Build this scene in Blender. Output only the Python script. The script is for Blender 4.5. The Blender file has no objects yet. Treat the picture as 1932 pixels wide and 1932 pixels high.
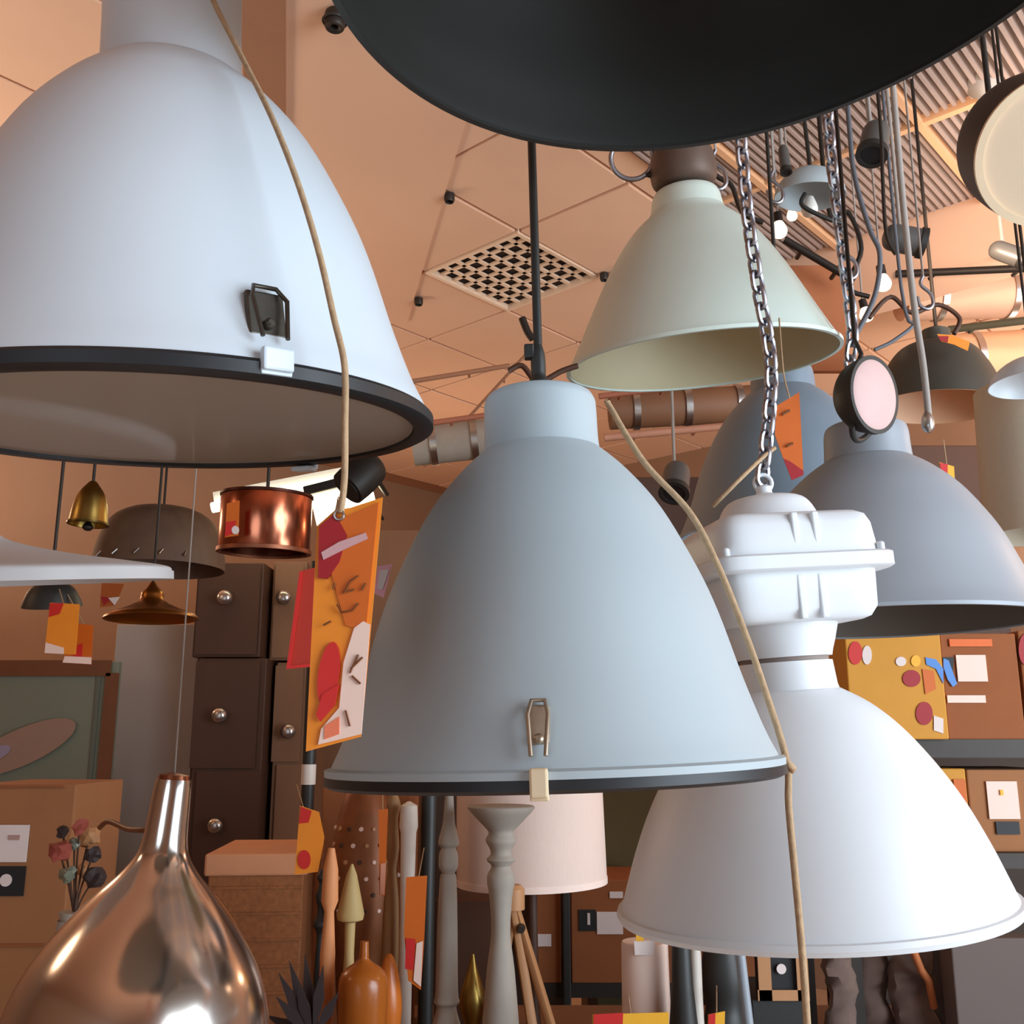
import bpy, bmesh, math, random
from mathutils import Vector, Matrix
random.seed(7)
SC = bpy.context.scene
COL = SC.collection
PI = math.pi

# ------------------------------------------------------------------ camera
F_PX = 1900.0; HORIZON = 1390.0
PITCH = math.atan((HORIZON - 966) / F_PX)
CAM = Vector((0, 0, 1.6))
cam_d = bpy.data.cameras.new('camera'); cam_d.sensor_fit = 'HORIZONTAL'; cam_d.sensor_width = 36.0
cam_d.lens = 36.0 * F_PX / 1932.0; cam_d.clip_start = 0.02; cam_d.clip_end = 100
cam = bpy.data.objects.new('camera', cam_d); COL.objects.link(cam)
cam.location = CAM; cam.rotation_euler = (PI / 2 + PITCH, 0, 0)
SC.camera = cam
# ------------------------------------------------------------------ exposure
SC.view_settings.view_transform = 'Standard'
SC.view_settings.look = 'None'
SC.view_settings.gamma = 1.0
SC.view_settings.use_curve_mapping = False
SC.view_settings.exposure = 0.0
# ------------------------------------------------------------------ world (daylight outside the shop window)
W = bpy.data.worlds.new('world'); SC.world = W; W.use_nodes = True
bg = W.node_tree.nodes['Background']; bg.inputs[0].default_value = (0.72, 0.86, 1.0, 1); bg.inputs[1].default_value = 1.5

# room axes: the shop stands turned about 48 degrees to the camera
RA = math.radians(48.3)
U = Vector((math.cos(RA), math.sin(RA), 0)); V = Vector((-math.sin(RA), math.cos(RA), 0))
def uv(u, v, z): return U * u + V * v + Vector((0, 0, z))
U0, U1, V0, V1, CEIL = -4.0, 6.6, -3.4, 6.6, 3.8

def area(name, loc, target, sx, sy, power, col):
    d = bpy.data.lights.new(name, 'AREA'); d.shape = 'RECTANGLE'; d.size = sx; d.size_y = sy; d.energy = power; d.color = col
    o = bpy.data.objects.new(name, d); COL.objects.link(o); o.location = loc
    o.rotation_euler = (Vector(target) - Vector(loc)).to_track_quat('-Z', 'Z').to_euler(); return o
def point(name, loc, power, col, r=0.12):
    d = bpy.data.lights.new(name, 'POINT'); d.energy = power; d.color = col; d.shadow_soft_size = r
    o = bpy.data.objects.new(name, d); COL.objects.link(o); o.location = loc; return o
COOL = (0.76, 0.89, 1.0); WARM = (1.0, 0.66, 0.42)
area('shop_window_daylight', uv(2.3, V0 + 0.06, 1.85), uv(2.3, 0, 1.85), 4.3, 2.5, 305, COOL)
area('door_daylight', uv(U0 + 0.06, -1.6, 1.5), uv(0, -1.6, 1.5), 2.6, 2.4, 22, COOL)
for i, (x, y, z, p) in enumerate([(-2.6, 1.6, 2.6, 13), (2.9, 2.6, 2.7, 26), (-3.1, 4.4, 2.7, 34), (3.7, 5.2, 2.7, 34), (-0.4, 6.6, 2.4, 34)]):
    point('warm_shop_lamp', (x, y, z), p, WARM, 0.2)

# unseen fill lights aimed up, added to brighten the ceiling
for (x, y, z, p) in [(-2.8, 2.6, 2.1, 22), (2.9, 3.2, 2.3, 40), (-2.9, 4.8, 2.3, 36), (-0.3, -1.0, 2.2, 22), (3.6, 5.6, 2.4, 36), (1.9, .6, 2.4, 18)]:
    area('ceiling_fill', (x, y, z), (x, y + .001, z + 1), .9, .5, p * .9, (1.0, .85, .70))

# ------------------------------------------------------------------ pixel helpers (a pixel and a real distance give a place in the shop)
cP, sP = math.cos(PITCH), math.sin(PITCH)
def ray(x, y):
    a = (x - 966) / F_PX; b = (966 - y) / F_PX
    return Vector((a, cP - sP * b, sP + cP * b))
def P(x, y, Y): d = ray(x, y); return CAM + d * (Y / d.y)
def PZ(x, y, z): d = ray(x, y); return CAM + d * ((z - CAM.z) / d.z)
def S(x, y, Y): return (Y / ray(x, y).y) / F_PX          # metres for one pixel at that place

# ------------------------------------------------------------------ materials
def lin(c):
    c = c / 255.0
    return c / 12.92 if c <= 0.04045 else ((c + 0.055) / 1.055) ** 2.4
def rgb(c, k=1.0): return tuple(min(1.0, lin(x) * k) for x in c) + (1,)
MATS = {}
def mat(name, c, rough=0.5, metal=0.0, var=0.08, scale=18.0, bump=0.0, stretch=None, spec=0.5, sss=0.0, emit=None, es=0.0):
    if name in MATS: return MATS[name]
    m = bpy.data.materials.new(name); m.use_nodes = True; nt = m.node_tree; N = nt.nodes; L = nt.links
    b = N['Principled BSDF']; b.inputs['Roughness'].default_value = rough; b.inputs['Metallic'].default_value = metal
    b.inputs['Specular IOR Level'].default_value = spec
    tc = N.new('ShaderNodeTexCoord'); mp = N.new('ShaderNodeMapping'); nz = N.new('ShaderNodeTexNoise')
    nz.inputs['Scale'].default_value = scale; nz.inputs['Detail'].default_value = 4
    if stretch: mp.inputs['Scale'].default_value = stretch
    L.new(tc.outputs['Object'], mp.inputs['Vector']); L.new(mp.outputs['Vector'], nz.inputs['Vector'])
    mx = N.new('ShaderNodeMix'); mx.data_type = 'RGBA'
    mx.inputs['A'].default_value = rgb(c, 1 - var); mx.inputs['B'].default_value = rgb(c, 1 + var)
    L.new(nz.outputs['Fac'], mx.inputs['Factor']); L.new(mx.outputs['Result'], b.inputs['Base Color'])
    if bump:
        bp = N.new('ShaderNodeBump'); bp.inputs['Strength'].default_value = bump; bp.inputs['Distance'].default_value = 0.004
        L.new(nz.outputs['Fac'], bp.inputs['Height']); L.new(bp.outputs['Normal'], b.inputs['Normal'])
    if emit:
        b.inputs['Emission Color'].default_value = rgb(emit); b.inputs['Emission Strength'].default_value = es
    MATS[name] = m; return m
def glassmat(name, tint, refl=0.25, rough=0.04, refl_veil=0.5):
    m = bpy.data.materials.new(name); m.use_nodes = True; nt = m.node_tree; N = nt.nodes; L = nt.links
    N.remove(N['Principled BSDF']); out = N['Material Output']
    t = N.new('ShaderNodeBsdfTransparent'); t.inputs[0].default_value = rgb(tint)
    g = N.new('ShaderNodeBsdfGlossy'); g.inputs['Roughness'].default_value = rough
    lw = N.new('ShaderNodeLayerWeight'); lw.inputs['Blend'].default_value = refl
    mx = N.new('ShaderNodeMixShader'); L.new(lw.outputs['Fresnel'], mx.inputs[0]); L.new(t.outputs[0], mx.inputs[1]); L.new(g.outputs[0], mx.inputs[2])
    df = N.new('ShaderNodeBsdfDiffuse'); df.inputs[0].default_value = rgb((230, 220, 208)); tr = N.new('ShaderNodeBsdfTranslucent'); tr.inputs[0].default_value = rgb((230, 220, 208))
    ad = N.new('ShaderNodeMixShader'); ad.inputs[0].default_value = .4; L.new(df.outputs[0], ad.inputs[1]); L.new(tr.outputs[0], ad.inputs[2])
    m2 = N.new('ShaderNodeMixShader'); m2.inputs[0].default_value = refl_veil; L.new(mx.outputs[0], m2.inputs[1]); L.new(ad.outputs[0], m2.inputs[2])  # pale diffuse mix stands in for soft reflections in the glass
    L.new(m2.outputs[0], out.inputs['Surface']); MATS[name] = m; return m
M_WHITE = mat('white enamel', (210, 219, 226), 0.38, var=0.02, scale=6)
M_WHITE2 = mat('white powder coat', (226, 231, 235), 0.42, var=0.02, scale=9)
M_GREY = mat('blue grey powder coat', (172, 184, 189), 0.6, var=0.03, scale=8)
M_GREY2 = mat('steel grey powder coat', (152, 160, 168), 0.42, var=0.03, scale=8)
M_BLUE = mat('slate blue powder coat', (126, 142, 156), 0.45, var=0.04)
M_CREAM = mat('cream green enamel', (220, 236, 226), 0.4, var=0.03)
M_CREAMIN = mat('cream lining', (206, 196, 160), 0.55, var=0.04)
M_BLACK = mat('black satin paint', (40, 39, 36), 0.5, var=0.1)
M_RUBBER = mat('black rubber', (24, 25, 28), 0.5, var=0.1)
M_INNER = mat('lamp lining white', (215, 208, 198), 0.6, var=0.03)
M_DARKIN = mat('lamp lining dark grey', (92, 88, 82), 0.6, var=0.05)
M_STEEL = mat('brushed steel', (190, 188, 186), 0.32, 1.0, var=0.1, scale=60)
M_CHAIN = mat('galvanised chain', (165, 168, 178), 0.36, 1.0, var=0.12, scale=40)
M_IRON = mat('dark iron', (58, 52, 48), 0.5, 0.6, var=0.15, scale=40)
M_BRASS = mat('brass', (176, 146, 78), 0.33, 1.0, var=0.12)
M_COPPER = mat('polished copper', (196, 118, 88), 0.2, 1.0, var=0.08)
M_DROP = mat('mirrored copper silver', (232, 222, 214), 0.17, 1.0, var=0.05, scale=5)
M_TWINE = mat('jute twine', (182, 152, 118), 0.85, var=0.25, scale=120, bump=0.5)
M_CEIL = mat('peach ceiling tile', (226, 186, 158), 0.85, var=0.04, scale=5)
M_SOFFIT = mat('peach plaster', (226, 184, 156), 0.85, var=0.03, scale=3)
M_STRIP = mat('soffit shade and rail brown', (158, 112, 84), 0.8, var=0.06)
M_GAP = mat('ceiling grid backing', (170, 126, 98), 0.9, var=0.05)
M_SLAT = mat('grey brown metal slat', (172, 152, 144), 0.5, 0.1, var=0.06)
M_DECK = mat('dark deck void', (112, 96, 90), 0.9, var=0.08)
M_STRIPL = mat('tan grid runner', (216, 168, 128), 0.7, var=0.06)
M_WALL = mat('warm brown wall', (150, 118, 94), 0.85, var=0.08, scale=4)
M_FLOOR = mat('worn wood floor', (186, 158, 134), 0.6, var=0.2, scale=5, stretch=(1, 8, 1))
M_CARD = mat('cardboard', (158, 104, 64), 0.85, var=0.10, scale=9, bump=0.1)
M_CARD2 = mat('cardboard orange brown', (146, 84, 44), 0.85, var=0.12, scale=9, bump=0.1)
M_CARD3 = mat('yellow printed cardboard', (206, 142, 42), 0.7, var=0.10, scale=7)
M_DWOOD = mat('dark stained wood', (72, 43, 26), 0.6, var=0.18, scale=8, stretch=(1, 1, 0.12))
M_MWOOD = mat('mid brown wood', (126, 88, 62), 0.6, var=0.16, scale=8, stretch=(1, 1, 0.12))
M_OAK = mat('light oak', (184, 132, 88), 0.55, var=0.18, scale=10, stretch=(1, 1, 0.12))
M_REDWOOD = mat('red brown frame wood', (108, 62, 32), 0.5, var=0.18, scale=12)
M_GREYWOOD = mat('grey washed wood', (158, 148, 136), 0.75, var=0.16, scale=14, bump=0.3)
M_PANEL = mat('pale grey board', (158, 146, 138), 0.8, var=0.05, scale=3)
M_SAGE = mat('sage green panel', (118, 124, 108), 0.35, var=0.08, scale=4)
M_PANE_REFL = mat('dusty rose reflection', (150, 122, 104), 0.5, var=0.08)
M_LINEN = mat('pale pink linen', (226, 200, 186), 0.9, var=0.06, scale=60, stretch=(6, 6, 0.5))
M_BEIGE = mat('beige fabric', (198, 186, 164), 0.9, var=0.05, scale=40)
M_RATTAN = mat('woven rattan', (156, 96, 54), 0.8, var=0.45, scale=70, bump=0.6)
M_RATTAN2 = mat('pierced brown metal', (132, 74, 36), 0.5, 0.3, var=0.3, scale=20)
M_TRIM = mat('salmon lid board', (214, 148, 106), 0.7, var=0.06)
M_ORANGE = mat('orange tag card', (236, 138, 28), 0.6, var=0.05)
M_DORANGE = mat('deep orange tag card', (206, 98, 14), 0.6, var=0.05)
M_RED = mat('red tag print', (204, 34, 28), 0.6, var=0.05)
M_DRED = mat('dark red print', (158, 16, 26), 0.6, var=0.05)
M_PINKW = mat('pinkish white print', (240, 208, 192), 0.6, var=0.04)
M_LABEL = mat('white paper label', (226, 210, 204), 0.7, var=0.05)
M_YELLOW = mat('yellow print', (240, 176, 40), 0.6, var=0.05)
M_BLUEP = mat('blue print', (84, 136, 206), 0.6, var=0.05)
M_INK = mat('brown ink', (120, 66, 26), 0.7, var=0.1)
M_BLACKP = mat('black print', (22, 20, 22), 0.6, var=0.1)
M_BULB = mat('opal bulb', (246, 240, 228), 0.3, var=0.02, emit=(255, 236, 206), es=1.6)
M_TUBE = mat('fluorescent tube', (255, 250, 225), 0.4, var=0.0, emit=(255, 246, 205), es=9.0)
M_LENS = mat('frosted lens', (206, 172, 168), 0.6, var=0.10, scale=14)
M_BARK = mat('driftwood bark', (112, 90, 80), 0.85, var=0.35, scale=16, bump=0.8, stretch=(1, 1, 0.2))
M_LEAFD = mat('dark dried leaf', (56, 42, 40), 0.7, var=0.2)
M_CARPETG = mat('grey brown board', (104, 90, 84), 0.8, var=0.06, scale=5)
M_STONE = mat('ivory ceramic', (222, 212, 200), 0.5, var=0.05)
M_SKYW = mat('window frame white', (220, 220, 216), 0.5, var=0.02)
M_GLASS = glassmat('lamp cover glass', (226, 222, 214), 0.14, 0.06)

# ------------------------------------------------------------------ mesh helpers
def mesh_obj(name, bm, m, parent=None, smooth=None, M=None):
    me = bpy.data.meshes.new(name); bm.normal_update(); bm.to_mesh(me); bm.free()
    if smooth is not None:
        for p in me.polygons: p.use_smooth = True
        if smooth: me.set_sharp_from_angle(angle=math.radians(smooth))
    me.materials.append(m)
    o = bpy.data.objects.new(name, me); COL.objects.link(o)
    if parent is not None: o.parent = parent
    if M is not None: o.matrix_local = M
    return o
def world_part(o, parent, PM):
    """parent a mesh built in shop coordinates to a root whose world matrix is PM"""
    o.parent = parent; o.matrix_parent_inverse = PM.inverted(); return o
def tag(o, label, cat, group=None, kind=None):
    if label: o['label'] = label
    if cat: o['category'] = cat
    if group: o['group'] = group
    if kind: o['kind'] = kind
    return o
def thing(name, label, cat, M=None, group=None):
    o = bpy.data.objects.new(name, None); COL.objects.link(o); o.empty_display_size = 0.05
    if M is not None: o.matrix_world = M
    tag(o, label, cat, group); return o
def axis_matrix(loc, n=(0, 0, 1), yaw=0.0):
    q = Vector((0, 0, 1)).rotation_difference(Vector(n).normalized())
    return Matrix.Translation(Vector(loc)) @ q.to_matrix().to_4x4() @ Matrix.Rotation(yaw, 4, 'Z')
def lathe_bm(prof, seg=64, closed=True, shape=None, bm=None):
    bm = bm or bmesh.new(); rings = []
    for r, h in prof:
        ring = []
        for i in range(seg):
            a = 2 * PI * i / seg; k = shape(a) if shape else 1.0
            ring.append(bm.verts.new((r * k * math.cos(a), r * k * math.sin(a), h)))
        rings.append(ring)
    n = len(rings)
    for j in range(n if closed else n - 1):
        A, B = rings[j], rings[(j + 1) % n]
        for i in range(seg):
            k = (i + 1) % seg
            bm.faces.new((A[i], A[k], B[k], B[i]))
    if not closed:
        bm.faces.new(list(reversed(rings[0]))); bm.faces.new(rings[-1])
    return bm
def shell(prof, t):
    """outer profile (rim first, top last) to a closed wall of thickness t"""
    inner = [(max(r - t, 0.004), h - (t * 0.6 if i else 0)) for i, (r, h) in enumerate(prof)]
    inner[-1] = (0.004, prof[-1][1] - t)
    return prof + [(0.004, prof[-1][1])] + [(0.004, prof[-1][1] - t)] + inner[::-1][1:]
def fine(prof, n=6):
    """Catmull-Rom through the profile"""
    out = []; p = prof
    for i in range(len(p) - 1):
        a = p[max(i - 1, 0)]; b = p[i]; c = p[i + 1]; d = p[min(i + 2, len(p) - 1)]
        for k in range(n):
            t = k / n
            out.append(tuple(0.5 * (2 * b[j] + (c[j] - a[j]) * t + (2 * a[j] - 5 * b[j] + 4 * c[j] - d[j]) * t * t + (3 * b[j] - a[j] - 3 * c[j] + d[j]) * t ** 3) for j in (0, 1)))
    out.append(p[-1]); return out
def box_bm(sx, sy, sz, c=(0, 0, 0), bev=0.0, bm=None):
    new = bmesh.new(); bmesh.ops.create_cube(new, size=1.0)
    for v in new.verts: v.co = Vector((v.co.x * sx + c[0], v.co.y * sy + c[1], v.co.z * sz + c[2]))
    if bev: bmesh.ops.bevel(new, geom=list(new.edges), offset=bev, segments=2, affect='EDGES', profile=0.5)
    if bm is None: return new
    me = bpy.data.meshes.new('tmp'); new.to_mesh(me); new.free(); bm.from_mesh(me); bpy.data.meshes.remove(me); return bm
def tube_bm(pts, r, seg=8, bm=None, closed=False, taper=None):
    bm = bm or bmesh.new(); pts = [Vector(p) for p in pts]; n = len(pts); rings = []
    ref = None
    for i, p in enumerate(pts):
        a = pts[(i - 1) % n] if (closed or i) else p; b = pts[(i + 1) % n] if (closed or i < n - 1) else p
        t = (b - a).normalized()
        if ref is None:
            ref = t.orthogonal().normalized()
        x = (ref - t * ref.dot(t)).normalized(); ref = x; y = t.cross(x)
        rr = r * (taper[i] if taper else 1)
        rings.append([bm.verts.new(p + (x * math.cos(2 * PI * k / seg) + y * math.sin(2 * PI * k / seg)) * rr) for k in range(seg)])
    for j in range(n if closed else n - 1):
        A, B = rings[j], rings[(j + 1) % n]
        for i in range(seg):
            k = (i + 1) % seg; bm.faces.new((A[i], A[k], B[k], B[i]))
    if not closed:
        bm.faces.new(list(reversed(rings[0]))); bm.faces.new(rings[-1])
    return bm
def spline(pts, n=8):
    pts = [Vector(p) for p in pts]; out = []
    for i in range(len(pts) - 1):
        a = pts[max(i - 1, 0)]; b = pts[i]; c = pts[i + 1]; d = pts[min(i + 2, len(pts) - 1)]
        for k in range(n):
            t = k / n
            out.append(0.5 * (2 * b + (c - a) * t + (2 * a - 5 * b + 4 * c - d) * t * t + (3 * b - a - 3 * c + d) * t ** 3))
    out.append(pts[-1]); return out
def prism_bm(poly, th, axis='y', bm=None):
    """polygon given as (x, z) pairs, extruded by th along y"""
    bm = bm or bmesh.new()
    A = [bm.verts.new((x, -th / 2, z)) for x, z in poly]; B = [bm.verts.new((x, th / 2, z)) for x, z in poly]
    n = len(poly)
    f0 = bm.faces.new(A); f1 = bm.faces.new(B[::-1])
    for i in range(n):
        k = (i + 1) % n; bm.faces.new((A[i], B[i], B[k], A[k]))
    bmesh.ops.recalc_face_normals(bm, faces=list(bm.faces)); return bm
def lathe(name, prof, m, parent=None, seg=64, closed=True, shape=None, smooth=40, M=None):
    bm = lathe_bm(prof, seg, closed, shape); bmesh.ops.recalc_face_normals(bm, faces=list(bm.faces))
    return mesh_obj(name, bm, m, parent, smooth, M)
def box(name, size, m, parent=None, c=(0, 0, 0), bev=0.0, M=None):
    return mesh_obj(name, box_bm(*size, c=c, bev=bev), m, parent, None, M)
def tube(name, pts, r, m, parent=None, seg=8, closed=False, PM=None):
    bm = tube_bm(pts, r, seg, closed=closed)
    o = mesh_obj(name, bm, m, None, 60)
    if parent is not None:
        if PM is not None: world_part(o, parent, PM)
        else: o.parent = parent
    return o
def ringpts(r, h, n=48): return [(r * math.cos(2 * PI * i / n), r * math.sin(2 * PI * i / n), h) for i in range(n)]

# ================================================================== THE SETTING
def struct(o): o['kind'] = 'structure'; return o
def room_quad(name, corners, m, th=None):
    bm = bmesh.new(); bm.faces.new([bm.verts.new(c) for c in corners]); return struct(mesh_obj(name, bm, m))
def room_box(name, u0, u1, v0, v1, z0, z1, m, parent=None):
    bm = bmesh.new(); bmesh.ops.create_cube(bm, size=1.0)
    for q in bm.verts:
        q.co = uv(u0 + (q.co.x + 0.5) * (u1 - u0), v0 + (q.co.y + 0.5) * (v1 - v0), z0 + (q.co.z + 0.5) * (z1 - z0))
    o = mesh_obj(name, bm, m, parent)
    if parent is None: struct(o)
    return o
room_box('floor', U0 - .2, U1 + .2, V0 - .2, V1 + .2, -0.1, 0, M_FLOOR)
ceiling = room_box('ceiling', U0 - .2, U1 + .2, V0 - .2, V1 + .2, CEIL + 0.02, CEIL + 0.15, M_GAP)
room_box('wall_back_left', U0 - .2, U1 + .2, V1, V1 + .15, 0, CEIL + .02, M_WALL)
room_box('wall_back_right', U1, U1 + .15, V0, V1, 0, CEIL + .02, M_WALL)
# street side wall with the shop window behind the camera's right shoulder
wall_s = room_box('wall_street', U0 - .2, 0.1, V0 - .15, V0, 0, CEIL + .02, M_WALL)
room_box('pier', 4.4, U1 + .2, V0 - .15, V0, 0, CEIL + .02, M_WALL, wall_s)
room_box('sill_wall', 0.1, 4.4, V0 - .15, V0, 0, 0.55, M_WALL, wall_s)
room_box('lintel', 0.1, 4.4, V0 - .15, V0, 3.15, CEIL + .02, M_WALL, wall_s)
win = room_box('window_1', 0.1, 4.4, V0 - .1, V0 - .04, 0.55, 0.62, M_SKYW)
room_box('top_rail', 0.1, 4.4, V0 - .1, V0 - .04, 3.08, 3.15, M_SKYW, win)
for k in range(5):
    uu = 0.1 + 1.075 * k; room_box('mullion', uu - .03, uu + .03, V0 - .1, V0 - .04, 0.62, 3.08, M_SKYW, win)
wall_d = room_box('wall_door_side', U0 - .15, U0, -0.3, V1, 0, CEIL + .02, M_WALL)
room_box('pier', U0 - .15, U0, V0, -2.9, 0, CEIL + .02, M_WALL, wall_d)
room_box('lintel', U0 - .15, U0, -2.9, -0.3, 2.7, CEIL + .02, M_WALL, wall_d)

# bottom outline of the plaster soffit (it runs at its own angle across the tiles)
a1, a2 = PZ(540, 0, 3.77), PZ(540, 185, 3.77); b1, b2 = PZ(870, 260, 3.77), PZ(800, 500, 3.77)
da = (a2 - a1).normalized(); db = (b2 - b1).normalized()
soff = [a1 - da * 1.2, a1 + da * 2.6, b1 + db * 1.75, b1 - db * 2.2]
def slab(name, poly, z0, z1, m, parent=None):
    bm = bmesh.new(); A = [bm.verts.new((p.x, p.y, z0)) for p in poly]; B = [bm.verts.new((p.x, p.y, z1)) for p in poly]
    bm.faces.new(A); bm.faces.new(B[::-1]); n = len(poly)
    for i in range(n): bm.faces.new((A[i], B[i], B[(i + 1) % n], A[(i + 1) % n]))
    bmesh.ops.recalc_face_normals(bm, faces=list(bm.faces))
    o = mesh_obj(name, bm, m, parent)
    if parent is None: struct(o)
    return o
slab('trim_1', soff, 3.77, 3.82, M_SOFFIT)
c1 = PZ(452, 0, 3.765); c2 = PZ(452, 185, 3.765)
slab('soffit_shade_strip', [c1 - da * 1.2, c1 + da * 2.6, a1 + da * 2.6, a1 - da * 1.2], 3.745, 3.82, M_STRIP)  # flat strip; its darker brown stands in for the soffit's shaded side face
def inside(p, poly):
    r = None
    for i in range(len(poly)):
        a, b = poly[i], poly[(i + 1) % len(poly)]; s = (b.x - a.x) * (p.y - a.y) - (b.y - a.y) * (p.x - a.x)
        if r is None: r = s > 0
        elif (s > 0) != r: return False
    return True
# ceiling tiles, each its own piece
G = 0.6; GU, GV = 3.07, 2.70
tile_me = None
def seen(p, mg=0.12):
    q = p - CAM; d = q.y * cP + q.z * sP
    if d < 0.3: return False
    x = q.x / d; y = (-q.y * sP + q.z * cP) / d; lim = 966 / F_PX + mg
    return abs(x) < lim and abs(y) < lim
DECK_V = 1.95; DECK_U = 4.08
def in_deck(u, v): return v < DECK_V and u < DECK_U
for i in range(-6, 7):
    for j in range(-6, 8):
        uc, vc = GU + G * (i + .5), GV + G * (j + .5)
        if i == 0 and j == 0: continue
        if not (U0 < uc < U1 and V0 < vc < V1) or in_deck(uc, vc + .3): continue
        w = uv(uc, vc, CEIL)
        if not seen(w): continue
        if tile_me is None:
            t = box('tile', (G - .016, G - .016, .03), M_CEIL, ceiling, bev=0.004); tile_me = t.data
        else:
            t = bpy.data.objects.new('tile', tile_me); COL.objects.link(t); t.parent = ceiling
        t.matrix_local = Matrix.Translation(w + Vector((0, 0, random.uniform(0, .003)))) @ Matrix.Rotation(RA, 4, 'Z')
# slatted metal deck
deck = room_box('ceiling_deck', 0.4, DECK_U, -1.4, DECK_V, CEIL - .03, CEIL + .02, M_DECK)
slat_me = None
CU = [3.38 - .69 * 4 + .69 * k for k in range(6)]
VS = [1.05 - .62 * 3 + .62 * k for k in range(5)]
for a in range(5):
    ua, ub = CU[a], min(CU[a + 1], DECK_U)
    for b in range(len(VS)):
        va = VS[b]; vb = VS[b + 1] if b + 1 < len(VS) else DECK_V + .02
        if vb - va < .1: continue
        for k in range(20):
            vv = va + .034 + k * .0305
            if vv > vb - .025: break
            w = uv((ua + ub) / 2, vv, CEIL - .042)
            if not seen(w, .02): continue
            if slat_me is None:
                bm = prism_bm([(-.009, .012), (-.006, -.012), (.006, -.012), (.009, .012)], .64)
                t = mesh_obj('slat', bm, M_SLAT, deck); slat_me = t.data
            else:
                t = bpy.data.objects.new('slat', slat_me); COL.objects.link(t); t.parent = deck
            t.matrix_local = Matrix.Translation(w) @ Matrix.Rotation(RA - PI / 2, 4, 'Z')
for v_ in VS: room_box('grid_runner', CU[0], DECK_U, v_ - .013, v_ + .013, CEIL - .068, CEIL - .03, M_STRIPL, deck)
for u_ in CU[:5]: room_box('cross_runner', u_ - .014, u_ + .014, -1.3, DECK_V, CEIL - .064, CEIL - .03, M_STRIPL, deck)
# lit bulkhead where the deck ends
room_box('trim_3', DECK_U, DECK_U + .25, -2.2, DECK_V + .35, 3.49, CEIL - .01, M_SOFFIT)

# egg-crate louvre in the ceiling
lc = uv(GU + .3, GV + .3, CEIL)
lou = thing('ceiling_louvre', 'square egg-crate louvre set in the peach tiled ceiling', 'ceiling vent', Matrix.Translation(lc) @ Matrix.Rotation(RA, 4, 'Z'))
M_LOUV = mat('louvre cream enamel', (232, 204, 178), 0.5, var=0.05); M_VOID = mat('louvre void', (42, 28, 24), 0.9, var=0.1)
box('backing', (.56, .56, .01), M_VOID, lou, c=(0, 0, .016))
bm = None
for s in (-1, 1):
    box('frame', (.6, .02, .03), M_LOUV, lou, c=(0, s * .29, -.006)); box('frame', (.02, .56, .03), M_LOUV, lou, c=(s * .29, 0, -.006))
for k in range(1, 7):
    q = -.29 + .58 * k / 7
    box('blade', (.56, .020, .010), M_LOUV, lou, c=(0, q, 0)); box('blade', (.020, .56, .010), M_LOUV, lou, c=(q, 0, 0))
# little ceiling fixtures
def downspot(px, py, label, r=.022):
    w = PZ(px, py, CEIL - .015)
    t = thing('ceiling_spotlight', label, 'ceiling spot', Matrix.Translation(w), 'small dark ceiling spots')
    lathe('housing', [(r * .7, .0), (r, -.004), (r, -.03), (r * .8, -.04), (r * .6, -.02)], M_IRON, t, 20, True)
    lathe('lens', [(r * .6, -.018), (r * .6, -.022)], M_RUBBER, t, 16, False)
downspot(848, 365, 'small dark ceiling spot on a tile corner above the louvre')
downspot(790, 562, 'small dark ceiling spot left of the louvre beside the white lamp')
downspot(1140, 515, 'small dark ceiling spot at right corner of the louvre')
w = PZ(632, 35, 3.74)
t = thing('ceiling_spotlight', 'dark brown ceiling spot beside the black dome on plaster soffit', 'ceiling spot', Matrix.Translation(w), 'small dark ceiling spots')
lathe('housing', fine([(.01, .03), (.03, .02), (.032, -.02), (.026, -.035), (.012, -.03)], 3), M_IRON, t, 20, True)
lathe('ring', [(.036, -.005), (.04, -.01), (.036, -.015), (.033, -.01)], M_IRON, t, 20, True)

# ================================================================== LAMPS
TPL = [(1, 0), (.985, .035), (.938, .137), (.865, .343), (.78, .618), (.696, .824), (.556, 1.087), (.41, 1.27), (.285, 1.385)]
def dome(R, k): return fine([(r * R, h * R * k) for r, h in TPL], 5)
def clip_latch(parent, R, ang, mats, hb=-.02, ht=.06, w=.022):
    """spring latch holding the glass: plate, wire bail, hook"""
    M = Matrix.Rotation(ang, 4, 'Z') @ Matrix.Translation((R, 0, 0))
    pl = box('latch_plate', (.006, w, ht * .62), mats[0], parent, c=(-.008, 0, ht * .66), bev=.002, M=M @ Matrix.Rotation(math.radians(-13), 4, 'Y'))
    tube_o = tube('wire_bail', [(0.006, -w * .32, ht * .25), (0.003, -w * .45, ht * .8), (-.004, -w * .3, ht * 1.02), (-.004, w * .3, ht * 1.02), (0.003, w * .45, ht * .8), (0.006, w * .32, ht * .25)], .0018, mats[1], pl)
    lathe('rivet', [(.004, 0), (.004, .004), (.002, .006)], mats[1], pl, 12, False, M=Matrix.Translation((-.004, 0, ht * .5)) @ Matrix.Rotation(PI / 2, 4, 'Y'))
    hk = box('latch_hook', (.008, w * .8, abs(hb) + ht * .12), mats[2], parent, c=(.006, 0, (hb + ht * .12) / 2), bev=.002, M=M)
    box('hook_lip', (.016, w * .8, .005), mats[2], hk, c=(-.002, 0, hb), bev=.001)
    return pl

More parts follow.
